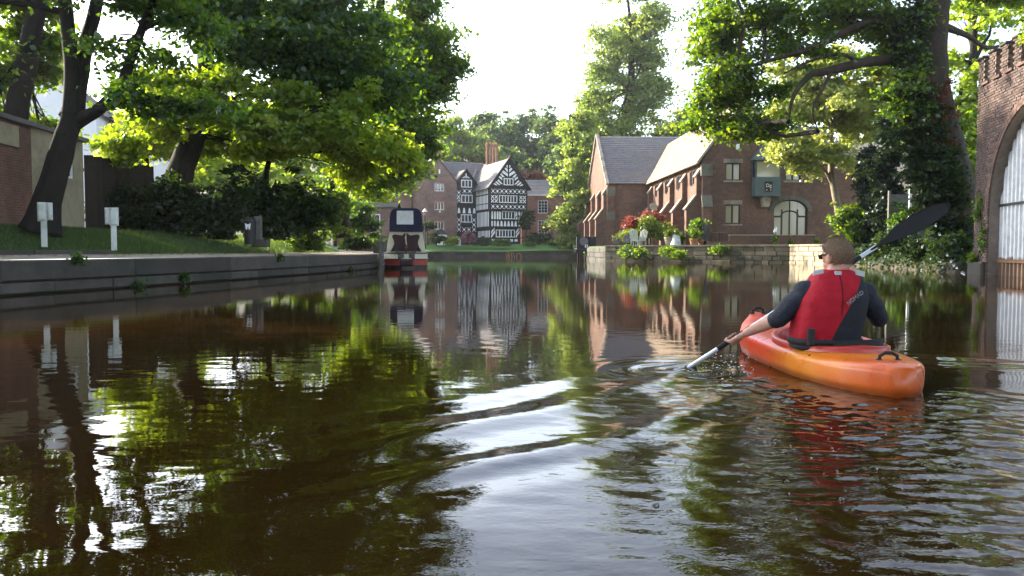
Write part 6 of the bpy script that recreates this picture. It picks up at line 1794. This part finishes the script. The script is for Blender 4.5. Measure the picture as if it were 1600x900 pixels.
# ---------------------------------------------------------------- splash, bubbles and drips
M['foam'] = plain('foam', (.75,.78,.80), .25, .1, 8, spec=.6)
t = NT('water_drop'); t.set(Base_Color=(.9,.95,1.0), Roughness=.02); t.bsdf.inputs['Transmission Weight'].default_value = 1.0; t.bsdf.inputs['IOR'].default_value = 1.33
M['drop'] = t.mat
rr = random.Random(21); m = MB()
for i in range(120):
    c = water_at(1140+rr.gauss(0,22), 572+rr.gauss(0,9)) if i < 60 else water_at(1100+rr.gauss(0,30), 572+rr.gauss(0,9))
    r = abs(rr.gauss(0,.0024))+.001
    m.ball((c.x, c.y, .002+abs(rr.gauss(0,.010))), (r*1.3, r*1.3, r*.7), 6, 4)
tag(m.build('splash', M['foam'], smooth=True), 'splash droplets where the paddle enters the water', 'splash', kind='stuff')
m = MB(); rr = random.Random(33)
for px, py, r in ((1310,745,.014),(1315,780,.018),(1230,752,.014),(1320,778,.012),(1373,745,.010),(1353,763,.010),(1417,793,.012),(1263,787,.007),(1278,710,.012),(1300,700,.011),(1311,702,.009),(1410,763,.006),(1375,805,.006),(1332,797,.007),(1372,753,.007),(1390,820,.006),(1297,650,.008),(1237,742,.007),(1025,790,.022),(1295,685,.008),(1268,715,.007),(1450,750,.007),(1440,690,.006)):
    c = water_at(px, py); r *= .55; m.ball((c.x, c.y, .0), (r, r, r*.7), 10, 6)
for i in range(30):
    c = water_at(rr.uniform(1150,1450), rr.uniform(660,830)); r = rr.uniform(.0015,.0035); m.ball((c.x, c.y, .001), (r,r,r*.8), 6, 4)
tag(m.build('bubbles', M['drop'], smooth=True), 'air bubbles floating in the wake behind the kayak', 'bubbles', kind='stuff')
m = MB()
for px, py in ((1480,398),(1486,408),(1490,414),(1495,418),(1503,426),(1462,352),(1468,366),(1506,428)):
    c = W(px, py, 5.72); m.ball(tuple(c), (.008,.008,.012), 8, 6)
tag(m.build('drips', M['drop'], smooth=True), 'drips falling from the raised paddle blade', 'drips', kind='stuff')

# ---------------------------------------------------------------- evening air
hz = MB().box((-260,-40,-2.5),(260,420,62)).build('haze', None)
hz.data.materials.clear()
hm = bpy.data.materials.new('haze_air'); hm.use_nodes = True
hm.node_tree.nodes.remove(hm.node_tree.nodes['Principled BSDF'])
pv = hm.node_tree.nodes.new('ShaderNodeVolumePrincipled')
pv.inputs['Density'].default_value = .00022
pv.inputs['Anisotropy'].default_value = .55
pv.inputs['Color'].default_value = (.92,.95,1,1)
hm.node_tree.links.new(pv.outputs[0], hm.node_tree.nodes['Material Output'].inputs['Volume'])
hz.data.materials.append(hm)
tag(hz, 'thin evening haze filling the air over the basin', 'haze', kind='stuff')
